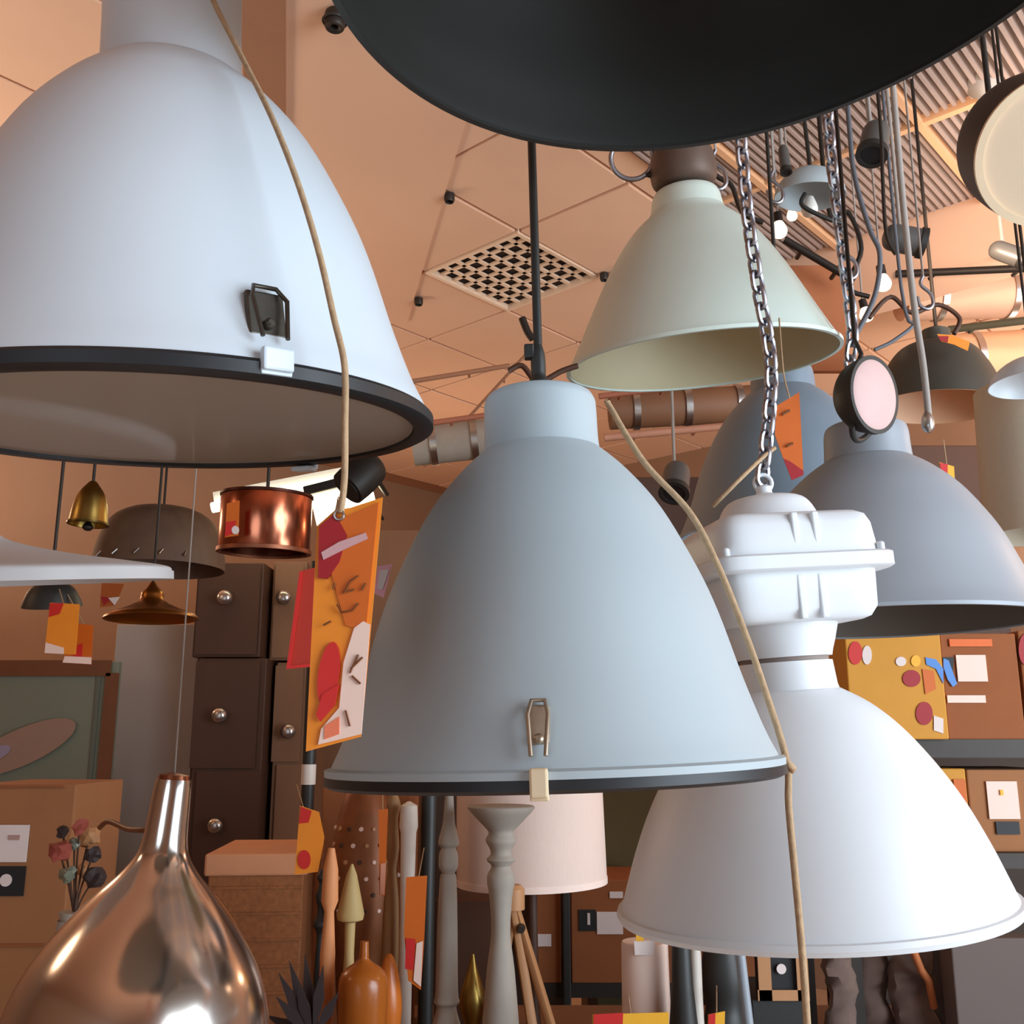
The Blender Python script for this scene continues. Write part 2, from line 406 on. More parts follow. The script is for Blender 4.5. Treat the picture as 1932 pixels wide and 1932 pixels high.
# --- the grey dome in the middle
n = Vector((-.0304, -.0087, 1)); MG = axis_matrix((.0405, 1.0153, 1.572), n)
R = .2165; k = 1.057
g = thing('pendant_lamp', 'blue-grey metal dome pendant in the centre hanging on a black cord', 'pendant lamp', MG)
pr = dome(R, k); hT = pr[-1][1]
lathe('shade', shell([(R + .002, -.003)] + pr, .003), M_GREY, g, 96)
lathe('shade_hem', [(R - .002, .006), (R + .004, .004), (R + .004, -.002), (R - .002, -.002)], M_GREY, g, 96)
rn = .285 * R
neck = fine([(rn, hT - .006), (rn * .965, hT + .012), (rn * .955, hT + .045), (rn * .93, hT + .056), (rn * .8, hT + .063), (rn * .3, hT + .066), (.006, hT + .067)], 4)
lathe('neck', [(rn * .8, hT - .006)] + neck + [(.006, hT + .05), (rn * .8, hT + .04)], M_GREY, g, 64, smooth=50)
lathe('rim_band', [(R - .012, -.003), (R + .004, -.002), (R + .005, -.010), (R - .001, -.013), (R - .012, -.012)], M_RUBBER, g, 96)
lathe('glass_cover', [(R - .013, -.006), (R - .013, -.009)], M_GLASS, g, 64, False)
lathe('socket', [(.02, hT - .01), (.022, hT - .07), (.018, hT - .075)], M_STONE, g, 24, False)
lathe('bulb', fine([(.013, hT - .074), (.016, hT - .09), (.03, hT - .125), (.028, hT - .15), (.012, hT - .165), (.002, hT - .168)], 4), mat('clear bulb', (230, 226, 218), .2), g, 24, False)
BRZ = mat('aged latch metal', (176, 160, 140), 0.4, 0.7, var=.2, scale=60); CRM = mat('cream latch hook', (226, 204, 168), 0.5, var=.08)
clip_latch(g, R, math.radians(-90 - 5.2), (BRZ, BRZ, CRM), hb=-.015, ht=.060, w=.018)
clip_latch(g, R, math.radians(30), (BRZ, BRZ, CRM), w=.02); clip_latch(g, R, math.radians(150), (BRZ, BRZ, CRM), w=.02)
top = MG @ Vector((0, 0, hT + .066))
lathe('cord_grip', fine([(.011, 0), (.012, .012), (.008, .02), (.008, .03), (.0075, .045), (.005, .055)], 3), M_BLACK, g, 20, False, M=Matrix.Translation((0, 0, hT + .064)))
ct = P(1003, 262, 1.03); d = (ct - top); tube('cord', [top, ct, top + d * ((CEIL - top.z) / d.z)], .0048, M_BLACK, g, 10, PM=MG)
box('cord_clamp', (.011, .012, .016), M_BLACK, g, c=(-.009, 0, hT + .112), bev=.002)

# --- big white dome, left foreground
n = Vector((-.0144, -.1211, 1)); MW = axis_matrix((-.3165, .8778, 1.8875), n)
R = .239; k = .959
w_ = thing('pendant_lamp', 'large glossy white dome pendant with black rim and glass cover', 'pendant lamp', MW)
pr = dome(R, k); hT = pr[-1][1]
lathe('shade', shell([(R + .003, -.004)] + pr, .003), M_WHITE, w_, 128)
rn = .272 * R
lathe('neck', [(rn * .9, hT - .005)] + fine([(rn * 1.03, hT - .005), (rn * .99, hT + .006), (rn * .97, hT + .05), (rn * .95, hT + .16), (rn * .8, hT + .175), (.01, hT + .18)], 4) + [(.01, hT + .17)], M_WHITE, w_, 64)
lathe('rim_band', [(R - .013, -.003), (R + .002, -.001), (R + .005, -.004), (R + .005, -.013), (R - .001, -.016), (R - .013, -.015)], M_RUBBER, w_, 128)
lathe('glass_cover', [(R - .014, -.008), (R - .014, -.012)], M_GLASS, w_, 96, False)
lathe('socket', [(.022, hT), (.024, hT - .08), (.018, hT - .085)], M_STONE, w_, 24, False)
DKM = mat('dark nickel', (84, 78, 70), 0.4, 0.7, var=.4, scale=70)
WHK = mat('white latch hook', (214, 230, 242), 0.4, var=.05)
clip_latch(w_, R, math.radians(-90 + 37), (DKM, DKM, WHK), hb=-.010, ht=.060, w=.03)
clip_latch(w_, R, math.radians(70), (DKM, DKM, WHK), w=.03); clip_latch(w_, R, math.radians(180), (DKM, DKM, WHK), w=.03)
top = MW @ Vector((0, 0, hT + .18)); tube('cord', [top, Vector((top.x, top.y, CEIL))], .005, M_BLACK, w_, PM=MW)

# --- white industrial pendant with gear housing, lower right
sc = 1.12; o_ = Vector((.3449, 1.2284, 1.4148)) - CAM
n = Vector((-.0665, -.0292, 1)); MR = axis_matrix(CAM + o_ * sc, n)
R = .219 * sc; k = .79
wr = thing('pendant_lamp', 'white industrial pendant with ribbed gear housing hanging on steel chain', 'pendant lamp', MR)
PR = [(1, 0), (.965, .13), (.90, .36), (.81, .62), (.70, .86), (.56, 1.10), (.42, 1.27), (.275, 1.385)]
pr = fine([(r * R, h * R * k) for r, h in PR], 5); hT = pr[-1][1]
lathe('shade', shell([(R, -.002)] + pr, .003), M_WHITE2, wr, 96)
lathe('rim_bead', [(R - .003, .004), (R + .004, .003), (R + .006, -.003), (R + .003, -.009), (R - .003, -.008)], M_WHITE2, wr, 96)
q = sc * .00060; Y_ = lambda y: hT + (1300 - y) * q
lathe('collar', [(.03, hT - .004), (.062 * sc * 0.98, hT - .004), (.0585 * sc, hT + .006), (.056 * sc, Y_(1245)), (.03, Y_(1245))], M_WHITE2, wr, 64)
lathe('gasket', [(.03, Y_(1246)), (.052 * sc, Y_(1246)), (.052 * sc, Y_(1235)), (.03, Y_(1235))], mat('grey gasket', (140, 124, 116), .7), wr, 64)
lathe('lower_cone', [(.03, Y_(1236)), (.0565 * sc, Y_(1236)), (.058 * sc, Y_(1225)), (.062 * sc, Y_(1205)), (.068 * sc, Y_(1170)), (.03, Y_(1170))], M_WHITE2, wr, 64)
sq = lambda a: 1.07 / ((abs(math.cos(a)) ** 9 + abs(math.sin(a)) ** 9) ** (1 / 9))
hs = lambda pts: [(r * sc, Y_(y)) for r, y in pts]
HY = Matrix.Rotation(math.radians(8), 4, 'Z')
lathe('lower_housing', [(.02, Y_(1172))] + hs([(.072, 1173), (.079, 1168), (.085, 1150), (.0865, 1090), (.0865, 1076)]) + [(.02, Y_(1076))], M_WHITE2, wr, 96, shape=sq, M=HY)
lathe('upper_housing', [(.02, Y_(1052))] + hs([(.0915, 1052), (.091, 1040), (.088, 990), (.084, 972), (.076, 963), (.062, 961)]) + [(.02, Y_(961))], M_WHITE2, wr, 96, shape=sq, M=HY)
lathe('flange', [(.02, Y_(1080))] + hs([(.100, 1080), (.103, 1076), (.103, 1052), (.100, 1048)]) + [(.02, Y_(1048))], M_WHITE2, wr, 96, shape=sq, M=HY)
for (x, ) in ((-.0085,), (.0165,)):
    for (ya, yb, rr) in ((1086, 1170, .0872), (968, 1046, .0905)):
        hh = abs(Y_(ya) - Y_(yb)); box('rib', (.009, .012, hh), M_WHITE2, wr, c=(x * sc, -rr * sc - .001, (Y_(ya) + Y_(yb)) / 2), bev=.002, M=HY)
for sx, sy in ((1, 1), (1, -1), (-1, 1), (-1, -1)):
    lathe('flange_bolt', [(.005, 0), (.005, .012), (.003, .014)], M_WHITE2, wr, 12, False, M=HY @ Matrix.Translation((sx * .093 * sc, sy * .093 * sc, Y_(1052))))
lathe('cap', [(.02, Y_(964))] + fine(hs([(.063, 964), (.060, 950), (.052, 925), (.042, 912), (.022, 905), (.010, 898), (.010, 886), (.004, 880)]), 3), M_WHITE2, wr, 64, False)
eyeM = MR @ Vector((0, 0, Y_(876)))
tube('eyelet', [(.012 * math.cos(a), 0, Y_(876) + .012 * math.sin(a)) for a in [2 * PI * i / 20 for i in range(20)]], .003, M_WHITE2, wr, 8, True)

def make_chain(name, label, pts, link_l=.032, link_w=.018, wire=.0036, group='steel chains of the pendants'):
    path = spline(pts, 12); base = path[0]
    root = thing(name, label, 'chain', Matrix.Translation(base), group)
    lens = [0]
    for a, b in zip(path, path[1:]): lens.append(lens[-1] + (b - a).length)
    me = None; s = 0; i = 0; step = link_l - 2 * wire
    while s < lens[-1]:
        j = max(x for x in range(len(lens)) if lens[x] <= s); j = min(j, len(path) - 2)
        t = (s - lens[j]) / max(lens[j + 1] - lens[j], 1e-6); p = path[j].lerp(path[j + 1], t); d = (path[j + 1] - path[j]).normalized()
        if me is None:
            hw = link_w / 2; hl = link_l / 2 - hw; P_ = []
            for q in range(7): a = PI * q / 6; P_.append((hw * math.cos(a), 0, hl + hw * math.sin(a)))
            for q in range(7): a = PI + PI * q / 6; P_.append((hw * math.cos(a), 0, -hl + hw * math.sin(a)))
            lk = mesh_obj('link', tube_bm(P_, wire, 6, closed=True), M_CHAIN, root, 60); me = lk.data
        else:
            lk = bpy.data.objects.new('link', me); COL.objects.link(lk); lk.parent = root
        lk.matrix_local = axis_matrix(p - base, d, (PI / 2 if i % 2 else 0) + .5)
        s += step; i += 1
    return root
ct = P(1400, 290, 1.36)
d = ct - eyeM
make_chain('hanging_chain', 'galvanised steel chain running past the cream shade to the white housing', [eyeM + Vector((0, 0, .012)), P(1455, 700, 1.372), P(1430, 540, 1.368), P(1410, 400, 1.362), ct, P(1385, 120, 1.35), P(1376, -40, 1.35)])

# --- cream cone
sc = 1.2; o_ = Vector((.31, 1.5532, 2.1999)) - CAM
n = Vector((-.0812, -.1416, 1)); MC = axis_matrix(CAM + o_ * sc, n)
R = .2195 * sc; k = .83
cr = thing('pendant_lamp', 'cream-green cone pendant hanging under the black dome', 'pendant lamp', MC)
CP = [(1, 0), (.97, .06), (.90, .22), (.80, .46), (.68, .74), (.55, 1.0), (.42, 1.2), (.31, 1.32), (.27, 1.385)]
pr = fine([(r * R, h * R * k) for r, h in CP], 5); hT = pr[-1][1]
lathe('shade', shell([(R, -.003)] + pr, .003), M_CREAM, cr, 96)
lathe('rolled_rim', [(R - .004, .003), (R + .003, .002), (R + .003, -.005), (R - .004, -.005)], M_CREAM, cr, 96)
inn = [(r - .0045, h - .001) for r, h in pr]; inn2 = [(r - .0055, h - .001) for r, h in pr]
lathe('lining', inn + inn2[::-1], M_CREAMIN, cr, 96)
rn = .27 * R
lathe('neck', fine([(rn * 1.02, hT - .006), (rn * .98, hT + .012), (rn * .92, hT + .03), (rn * .75, hT + .042), (.02, hT + .046)], 4), M_CREAM, cr, 48, False)
lathe('socket', [(.026, hT), (.03, hT - .08), (.022, hT - .09)], M_STONE, cr, 24, False)
BRN = mat('brown pulley block', (104, 86, 76), .55, .3, var=.15)
lathe('pulley_block', fine([(.03, hT + .045), (.058, hT + .052), (.066, hT + .075), (.062, hT + .11), (.05, hT + .14), (.03, hT + .16)], 3), BRN, cr, 40, False)
tube('pulley_ring', [(-.10 + .042 * math.cos(a), 0, hT + .115 + .042 * math.sin(a)) for a in [2 * PI * i / 28 for i in range(28)]], .005, M_CHAIN, cr, 8, True)
tube('ring_arm', [(-.062, 0, hT + .085), (-.075, 0, hT + .082), (-.055, 0, hT + .075)], .006, M_IRON, cr)
box('pulley_bolt', (.02, .02, .03), M_BRASS, cr, c=(-.045, -.03, hT + .148), bev=.004)
tp = MC @ Vector((0, 0, hT + .16)); tube('cord', [tp, Vector((tp.x - .02, tp.y, CEIL))], .005, M_BLACK, cr, PM=MC)

# --- grey dome at right
sc = 1.2; o_ = Vector((.5357, 1.4572, 1.7621)) - CAM
MQ = axis_matrix(CAM + o_ * sc, Vector((-.008, 0.0015, 1))); R = .2245 * sc; k = .772
gr = thing('pendant_lamp', 'steel-grey dome pendant at right edge beside the white gear housing', 'pendant lamp', MQ)
pr = dome(R, k); hT = pr[-1][1]
lathe('shade', shell([(R, -.003)] + pr, .003), M_GREY2, gr, 96)
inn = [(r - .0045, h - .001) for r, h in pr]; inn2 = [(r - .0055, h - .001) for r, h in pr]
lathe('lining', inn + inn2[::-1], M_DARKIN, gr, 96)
lathe('rolled_rim', [(R - .004, .003), (R + .003, .002), (R + .003, -.004), (R - .004, -.004)], M_GREY2, gr, 96)
rn = .285 * R
lathe('neck', fine([(rn, hT - .004), (rn * .97, hT + .02), (rn * .94, hT + .055), (rn * .8, hT + .066), (.02, hT + .07)], 4), M_GREY2, gr, 48, False)
lathe('socket', [(.026, hT), (.03, hT - .07), (.022, hT - .08)], M_STONE, gr, 24, False)
topq = MQ @ Vector((0, 0, hT + .07))
lathe('cord_grip', [(.014, 0), (.014, .02), (.008, .03)], M_IRON, gr, 16, False, M=Matrix.Translation((0, 0, hT + .068)))
make_chain('hanging_chain', 'galvanised steel chain above the grey pendant at right', [topq + Vector((0, 0, .03)), P(1605, 690, 1.71), P(1608, 620, 1.70), P(1590, 470, 1.70), P(1572, 330, 1.70), P(1560, 200, 1.70), P(1550, 60, 1.70)], .036, .020, .0040)

# --- slate blue dome behind
c_ = P(1497, 1010, 2.3); R = 215 * S(1497, 1010, 2.3); MB = axis_matrix(c_, (-.02, -.03, 1))
bl = thing('pendant_lamp', 'slate-blue dome pendant half hidden behind the white gear housing', 'pendant lamp', MB)
pr = dome(R, .95); hT = pr[-1][1]
lathe('shade', shell([(R, -.003)] + pr, .003), M_BLUE, bl, 80)
lathe('neck', fine([(.285 * R, hT - .004), (.275 * R, hT + .04), (.24 * R, hT + .055), (.02, hT + .06)], 4), M_BLUE, bl, 40, False)
tp = MB @ Vector((0, 0, hT + .06)); tube('cord', [tp, Vector((tp.x, tp.y, CEIL))], .005, M_BLACK, bl, PM=MB)

# --- black dome overhead
sc = .93; o_ = Vector((.1892, .6833, 2.2624)) - CAM
MK = axis_matrix(CAM + o_ * sc, Vector((-.1162, 0, 1))); R = .35 * sc
bk = thing('pendant_lamp', 'huge matt black dome pendant overhead seen from inside', 'pendant lamp', MK)
pr = fine([(R, 0), (R * .985, .05), (R * .93, .13), (R * .8, .215), (R * .58, .285), (R * .3, .32), (.05, .33)], 5)
lathe('shade', shell(pr, .003), M_BLACK, bk, 128)
lathe('rim_bead', [(R - .003, .003), (R + .003, .002), (R + .003, -.004), (R - .003, -.004)], M_BLACK, bk, 128)
lathe('neck', [(.05, .325), (.05, .39), (.02, .41)], M_BLACK, bk, 40, False)
lathe('socket', [(.03, .33), (.03, .25), (.024, .24)], M_RUBBER, bk, 24, False)
tp = MK @ Vector((0, 0, .41)); tube('cord', [tp, Vector((tp.x, tp.y, CEIL))], .005, M_BLACK, bk, PM=MK)

# --- dark dome far right
MD = axis_matrix((1.3245, 2.987, 2.60), Vector((.05, -.05, 1))); R = .2
dk = thing('pendant_lamp', 'dark olive-black cone pendant with tan lining in the background at right', 'pendant lamp', MD)
M_OLIVE = mat('olive black paint', (70, 66, 58), .5, var=.12)
pr = fine([(R, 0), (R * .93, .05), (R * .78, .12), (R * .6, .175), (R * .4, .2), (R * .2, .21)], 4)
lathe('shade', shell(pr, .003), M_OLIVE, dk, 64)
lathe('lining', [(r - .004, h - .001) for r, h in pr] + [(r - .005, h - .001) for r, h in pr][::-1], mat('tan lining', (222, 176, 138), .6), dk, 64)
lathe('neck', [(.045, .205), (.042, .25), (.02, .26)], M_OLIVE, dk, 32, False)
tp = MD @ Vector((0, 0, .26)); tube('cord', [tp, Vector((tp.x, tp.y, CEIL))], .006, M_IRON, dk, PM=MD)

# --- tilted lamp, upper right corner
ctr = P(1985, 285, 1.30); R = 138 * S(1985, 285, 1.3)
nn = Vector((.10, .77, .63)); MT = axis_matrix(ctr, nn)
tl = thing('pendant_lamp', 'tilted dark lamp with cream inside cut by the upper right edge', 'pendant lamp', MT)
pr = fine([(R, 0), (R * 1.0, .05), (R * .95, .11), (R * .75, .16), (R * .3, .19)], 4)
M_BRNK = mat('brown black paint', (52, 38, 32), .5)
lathe('shade', shell(pr, .003), M_BRNK, tl, 64)
lathe('diffuser', [(R - .006, .006), (R - .006, .002)], mat('cream diffuser', (222, 200, 172), .5, var=.03, scale=8), tl, 64, False)
lathe('diffuser_ring', [(R - .010, .003), (R + .001, .003), (R + .001, -.004), (R - .010, -.004)], mat('ivory ring', (236, 214, 180), .5), tl, 64)
lathe('neck', [(R * .32, .185), (R * .3, .23), (.015, .24)], M_BRNK, tl, 32, False)
tp = MT @ Vector((0, 0, .24)); tube('cord', [tp, tp + Vector((.02, .05, .1)), Vector((tp.x + .03, tp.y + .06, CEIL))], .005, M_BLACK, tl, PM=MT)

# --- round spotlight with pinkish lens
c_ = P(1648, 745, 1.56); R = 72 * S(1648, 745, 1.56)
MS = axis_matrix(c_, Vector((-.58, .80, .10)))
sp = thing('spotlight', 'small round spotlight with pinkish lens and black housing above grey pendant', 'spotlight', MS)
lathe('housing', fine([(R * .99, 0), (R * 1.0, .012), (R * .86, .035), (R * .5, .055), (.008, .06)], 3), M_BLACK, sp, 40, False)
lathe('lens', fine([(R * .94, 0), (R * .9, -.004), (R * .5, -.010), (.004, -.012)], 3), M_LENS, sp, 40, False)
lathe('bezel', [(R * .92, -.003), (R * 1.04, -.003), (R * 1.04, .006), (R * .92, .006)], M_BLACK, sp, 40)
tube('yoke', [(R * 1.12 * math.cos(a), R * 1.12 * math.sin(a), .012 + .03 * math.sin((a - .4) / 2.4 * PI)) for a in [.4 + 2.4 * i / 14 for i in range(15)]], .005, M_BLACK, sp)
tp = P(1625, 668, 1.60); tube('arm', [MS @ Vector((0, 0, .055)), tp, P(1612, 640, 1.66), Vector((P(1612, 640, 1.66).x, 1.67, CEIL))], .004, M_IRON, sp, PM=MS)

# --- small silver dome in the tangle
c_ = P(1528, 372, 2.5); R = 66 * S(1528, 372, 2.5); ML = axis_matrix(c_, (.05, -.1, 1))
sd = thing('pendant_lamp', 'tiny pale grey dome lamp in the tangle of cords above', 'pendant lamp', ML)
pr = fine([(R, 0), (R * .93, R * .28), (R * .7, R * .6), (R * .35, R * .8), (.01, R * .85)], 4)
lathe('shade', shell(pr, .002), M_GREY, sd, 40)
tube('bracket', spline([(-R * .2, -.02, 0), (-R * .3, -.03, -R * .4), (R * .4, -.03, -R * .75), (R * .95, -.02, -R * .85)], 6), .006, M_BLACK, sd)
lathe('bulb', fine([(.01, 0), (.022, -.03), (.018, -.05), (.004, -.056)], 3), mat('clear bulb', (230, 226, 218), .2), sd, 20, False)
tp = ML @ Vector((0, 0, R * .84)); tube('cord', [tp, Vector((tp.x - .03, tp.y, CEIL))], .006, M_BLACK, sd, PM=ML)

# ================================================================== TWINE AND PRICE TAG OF THE FRONT LAMPS
def card(name, poly_px, Y, m, parent, PM, th=.0012, dY=0.0):
    """flat card cut to an outline that stands upright at distance Y"""
    ys = Y if isinstance(Y, (list, tuple)) else [Y] * len(poly_px)
    pts = [P(x, y, yy + dY) for (x, y), yy in zip(poly_px, ys)]
    bm = bmesh.new(); A = [bm.verts.new(p) for p in pts]
    nrm = (pts[1] - pts[0]).cross(pts[2] - pts[0]).normalized()
    B = [bm.verts.new(p + nrm * th) for p in pts]; bm.faces.new(A); bm.faces.new(B[::-1]); k = len(pts)
    for i in range(k): bm.faces.new((A[i], B[i], B[(i + 1) % k], A[(i + 1) % k]))
    bmesh.ops.recalc_face_normals(bm, faces=list(bm.faces))
    o = mesh_obj(name, bm, m)
    return world_part(o, parent, PM)
def ellipse(cx, cy, rx, ry, rot=0, n=20):
    return [(cx + rx * math.cos(a) * math.cos(rot) - ry * math.sin(a) * math.sin(rot), cy + rx * math.cos(a) * math.sin(rot) + ry * math.sin(a) * math.cos(rot)) for a in [2 * PI * i / n for i in range(n)]]
YT = .675
PMt = Matrix.Translation(P(640, 1400, YT))
tg = thing('price_tag', 'large orange and red price tag hanging on twine from the big white lamp', 'price tag', PMt)
card('card', [(598, 992), (632, 962), (660, 958), (722, 938), (681, 1390), (577, 1418)], YT, M_ORANGE, tg, PMt)
card('deep_panel', [(640, 980), (714, 948), (690, 1190), (652, 1180), (625, 1080)], YT, M_DORANGE, tg, PMt, dY=-.0012)  # deeper orange field on the upper card
card('red_corner', [(602, 993), (632, 968), (655, 1010), (640, 1060), (618, 1092), (600, 1090)], YT, M_DRED, tg, PMt, dY=-.002)
card('white_band', [(606, 1042), (640, 1022), (690, 1005), (694, 1016), (650, 1036), (610, 1056)], YT, mat('lilac white band', (206, 160, 160), .6), tg, PMt, dY=-.0028)
card('red_balloon', ellipse(620, 1272, 20, 62, .14), YT, M_RED, tg, PMt, dY=-.002)
card('red_tail', [(608, 1310), (640, 1290), (632, 1330), (604, 1362), (596, 1350)], YT, M_RED, tg, PMt, dY=-.0026)
card('white_patch', [(698, 1178), (682, 1385), (600, 1405), (606, 1375), (640, 1335), (648, 1250), (668, 1185), (685, 1172)], YT, M_PINKW, tg, PMt, dY=-.0016)
card('print_block', [(612, 1370), (640, 1352), (640, 1385), (612, 1395)], YT, mat('salmon print', (232, 122, 84), .6), tg, PMt, dY=-.0022)
for i, pts in enumerate([[(628, 1112), (632, 1100)], [(648, 1120), (660, 1098), (676, 1086)], [(654, 1116), (668, 1112)], [(682, 1114), (690, 1100)], [(636, 1140), (644, 1155), (664, 1152), (676, 1138)], [(610, 1180), (624, 1172)], [(660, 1270), (676, 1235)], [(664, 1275), (680, 1290)], [(662, 1262), (684, 1240)], [(652, 1340), (660, 1370)]]):
    tube('ink_stroke', [P(x, y, YT - .0025) for x, y in pts], .0007, M_INK, tg, 6, PM=PMt)
tube('eyelet', [P(640 + 9 * math.cos(a), 972 + 9 * math.sin(a), YT - .002) for a in [2 * PI * i / 14 for i in range(14)]], .001, M_STEEL, tg, 6, True, PM=PMt)
tube('string', spline([P(396, -40, .77), P(402, 0, .765), P(455, 105, .75), P(510, 215, .712), P(560, 340, .692), P(600, 470, .686), P(630, 600, .683), P(650, 690, .676), P(651, 800, .675), P(650, 900, .675), P(643, 968, .674)], 8), .0024, M_TWINE, tg, 8, PM=PMt)
PM2 = Matrix.Translation(P(570, 1255, .74))
t2 = thing('price_tag', 'plain red tag behind the large orange price tag', 'price tag', PM2)
card('card', [(565, 1078), (640, 1060), (622, 1255), (540, 1262)], .74, mat('brick red card', (176, 42, 20), .6, var=.06), t2, PM2)
card('border', [(540, 1262), (565, 1078), (571, 1078), (548, 1256), (622, 1249), (622, 1255)], .74, M_RED, t2, PM2, dY=-.0015)
tube('string', spline([P(610, 1068, .741), P(622, 1010, .741), P(636, 960, .735), P(640, 940, .70)], 5), .0016, M_TWINE, t2, 6, PM=PM2)
PM3 = Matrix.Translation(P(720, 1110, 1.10))
t3 = thing('price_tag', 'small pink and white tag peeking out beside the central grey dome', 'price tag', PM3)
card('card', [(706, 1120), (712, 1068), (740, 1064), (724, 1128)], 1.10, mat('pink card', (240, 170, 180), .6), t3, PM3)
card('white_print', [(712, 1112), (716, 1076), (734, 1074), (722, 1112)], 1.10, M_LABEL, t3, PM3, dY=-.002)
tw = thing('twine', 'jute twine running down the right side of the central grey dome', 'twine', Matrix.Translation(P(1525, 1932, 1.0)))
tube('strand', spline([P(1146, 757, 1.07), P(1152, 770, 1.068), P(1215, 872, 1.04), P(1300, 965, 1.03), P(1352, 1062, 1.02), P(1404, 1190, 1.015), P(1446, 1310, 1.01), P(1484, 1435, 1.005), P(1488, 1520, 1.0), P(1500, 1650, .995), P(1512, 1780, .99), P(1523, 1932, .99), P(1528, 2050, .99)], 8), .0034, M_TWINE, tw, 8, PM=Matrix.Translation(P(1525, 1932, 1.0)))
tube('knot', spline([P(1474, 1428, 1.0), P(1486, 1440, .992), P(1496, 1450, 1.0), P(1486, 1456, 1.008), P(1476, 1444, 1.004)], 5), .0034, M_TWINE, tw, 8, PM=Matrix.Translation(P(1525, 1932, 1.0)))
tw2 = tube('twine', spline([P(1462, 845, 1.36), P(1440, 862, 1.35), P(1400, 900, 1.32), P(1365, 935, 1.32), P(1345, 955, 1.33)], 6), .003, M_TWINE)
tag(tw2, 'short slanting twine tied to the chain above the white housing', 'twine')

# orange tag behind the chain
PM4 = Matrix.Translation(P(1490, 900, 1.56))
t4 = thing('price_tag', 'narrow orange tag hanging behind the chain in front of slate-blue dome', 'price tag', PM4)
card('card', [(1466, 765), (1508, 740), (1516, 895), (1494, 905), (1476, 860), (1462, 820)], 1.56, M_DORANGE, t4, PM4)
card('red_foot', [(1478, 865), (1490, 870), (1516, 888), (1516, 896), (1494, 906)], 1.56, M_DRED, t4, PM4, dY=-.002)
tube('ink_stroke', [P(1476, 782, 1.557), P(1490, 774, 1.557)], .002, M_INK, t4, 6, PM=PM4); tube('ink_stroke', [P(1484, 842, 1.557), P(1496, 836, 1.557)], .002, M_INK, t4, 6, PM=PM4)
tube('string', spline([P(1490, 752, 1.56), P(1478, 700, 1.58), P(1470, 600, 1.60)], 5), .0014, M_TWINE, t4, 6, PM=PM4)

# ================================================================== BACKGROUND, LEFT
def hang(name, px, py, Y, prof, m, label, cat='pendant lamp', n=(0, 0, 1), seg=48, closed=False, thick=None, cordr=.004, cordm=None, smooth=40, top=CEIL):
    """turned pendant: profile in pixels (radius, height above the rim) at distance Y"""
    s = S(px, py, Y); M = axis_matrix(P(px, py, Y), n); t = thing(name, label, cat, M)
    pr = [(max(r * s, .002), h * s) for r, h in prof]
    if thick: lathe('shade', shell(pr, thick), m, t, seg, smooth=smooth)
    else: lathe('shade', pr, m, t, seg, False, smooth=smooth)
    tp = M @ Vector((0, 0, pr[-1][1]))
    tube('cord', [tp, Vector((tp.x, tp.y, top))], cordr, cordm or M_IRON, t, PM=M)
    return t, s, M
b, s, M = hang('pendant_lamp', 166, 990, 2.4, fine([(36, 0), (34, 12), (31, 35), (25, 58), (14, 74), (6, 84)], 3), M_BRASS, 'small brass bell pendant under the rim of the big white lamp', thick=.002, n=(.03, 0, 1), top=2.5)
lathe('rim_bead', [(35 * s, -1 * s), (38 * s, 0), (38 * s, 4 * s), (35 * s, 4 * s)], mat('dark brass', (92, 72, 34), .4, .9), b, 40)
lathe('clapper_bulb', fine([(3 * s, 6 * s), (10 * s, -4 * s), (7 * s, -10 * s), (1 * s, -12 * s)], 3), M_IRON, b, 16, False)
# wide white brim
b, s, M = hang('pendant_lamp', -60, 1090, 1.55, fine([(364, -14), (364, 0), (356, 12), (290, 24), (180, 42), (80, 66), (40, 90), (20, 104)], 4), M_WHITE2, 'wide flat white pendant cut by the left edge', thick=.003, n=(-.035, -.15, 1), seg=96, top=2.5)
lathe('rim_band', [(356 * s, -14 * s), (368 * s, -14 * s), (368 * s, 2 * s), (356 * s, 2 * s)], M_WHITE2, b, 96)
# small black dome with tags
b, s, M = hang('pendant_lamp', 98, 1144, 2.2, fine([(54, 0), (50, 12), (40, 32), (24, 44), (8, 48)], 3), M_BLACK, 'small black dome pendant below the wide white brim', thick=.002, n=(0, -.25, 1), top=2.5)
lathe('lining', [(50 * s, 0), (36 * s, 28 * s), (35 * s, 28 * s), (49 * s, 0)], M_BRASS, b, 40)
def price_tag(label, corners, Y, prints, m=M_ORANGE, string=None):
    PM = Matrix.Translation(P(*corners[-1], Y)); t = thing('price_tag', label, 'price tag', PM)
    card('card', corners, Y, m, t, PM)
    for i, (nm, poly, mm) in enumerate(prints): card(nm, poly, Y, mm, t, PM, dY=-.002 - .0006 * i)
    if string: tube('string', [P(x, y, Y + dy) for x, y, dy in string], .0014, M_TWINE, t, 6, PM=PM)
    return t
price_tag('bright orange tag with red corner under the small black dome', [(94, 1137), (150, 1140), (143, 1235), (84, 1232)], 2.05, [('red_corner', [(94, 1138), (120, 1138), (112, 1158), (92, 1164)], M_RED), ('pale_foot', [(86, 1212), (120, 1222), (120, 1234), (84, 1232)], M_PINKW)], string=[(120, 1139, 0), (112, 1112, .1)])
price_tag('darker orange tag behind the bright orange one near the wooden frame', [(140, 1175), (176, 1180), (172, 1254), (118, 1250), (126, 1220)], 2.12, [('red_print', [(142, 1218), (156, 1214), (154, 1240), (138, 1238)], M_RED), ('pale_foot', [(122, 1238), (172, 1240), (172, 1253), (118, 1250)], M_PINKW)], M_DORANGE, string=[(158, 1178, 0), (122, 1112, .06)])
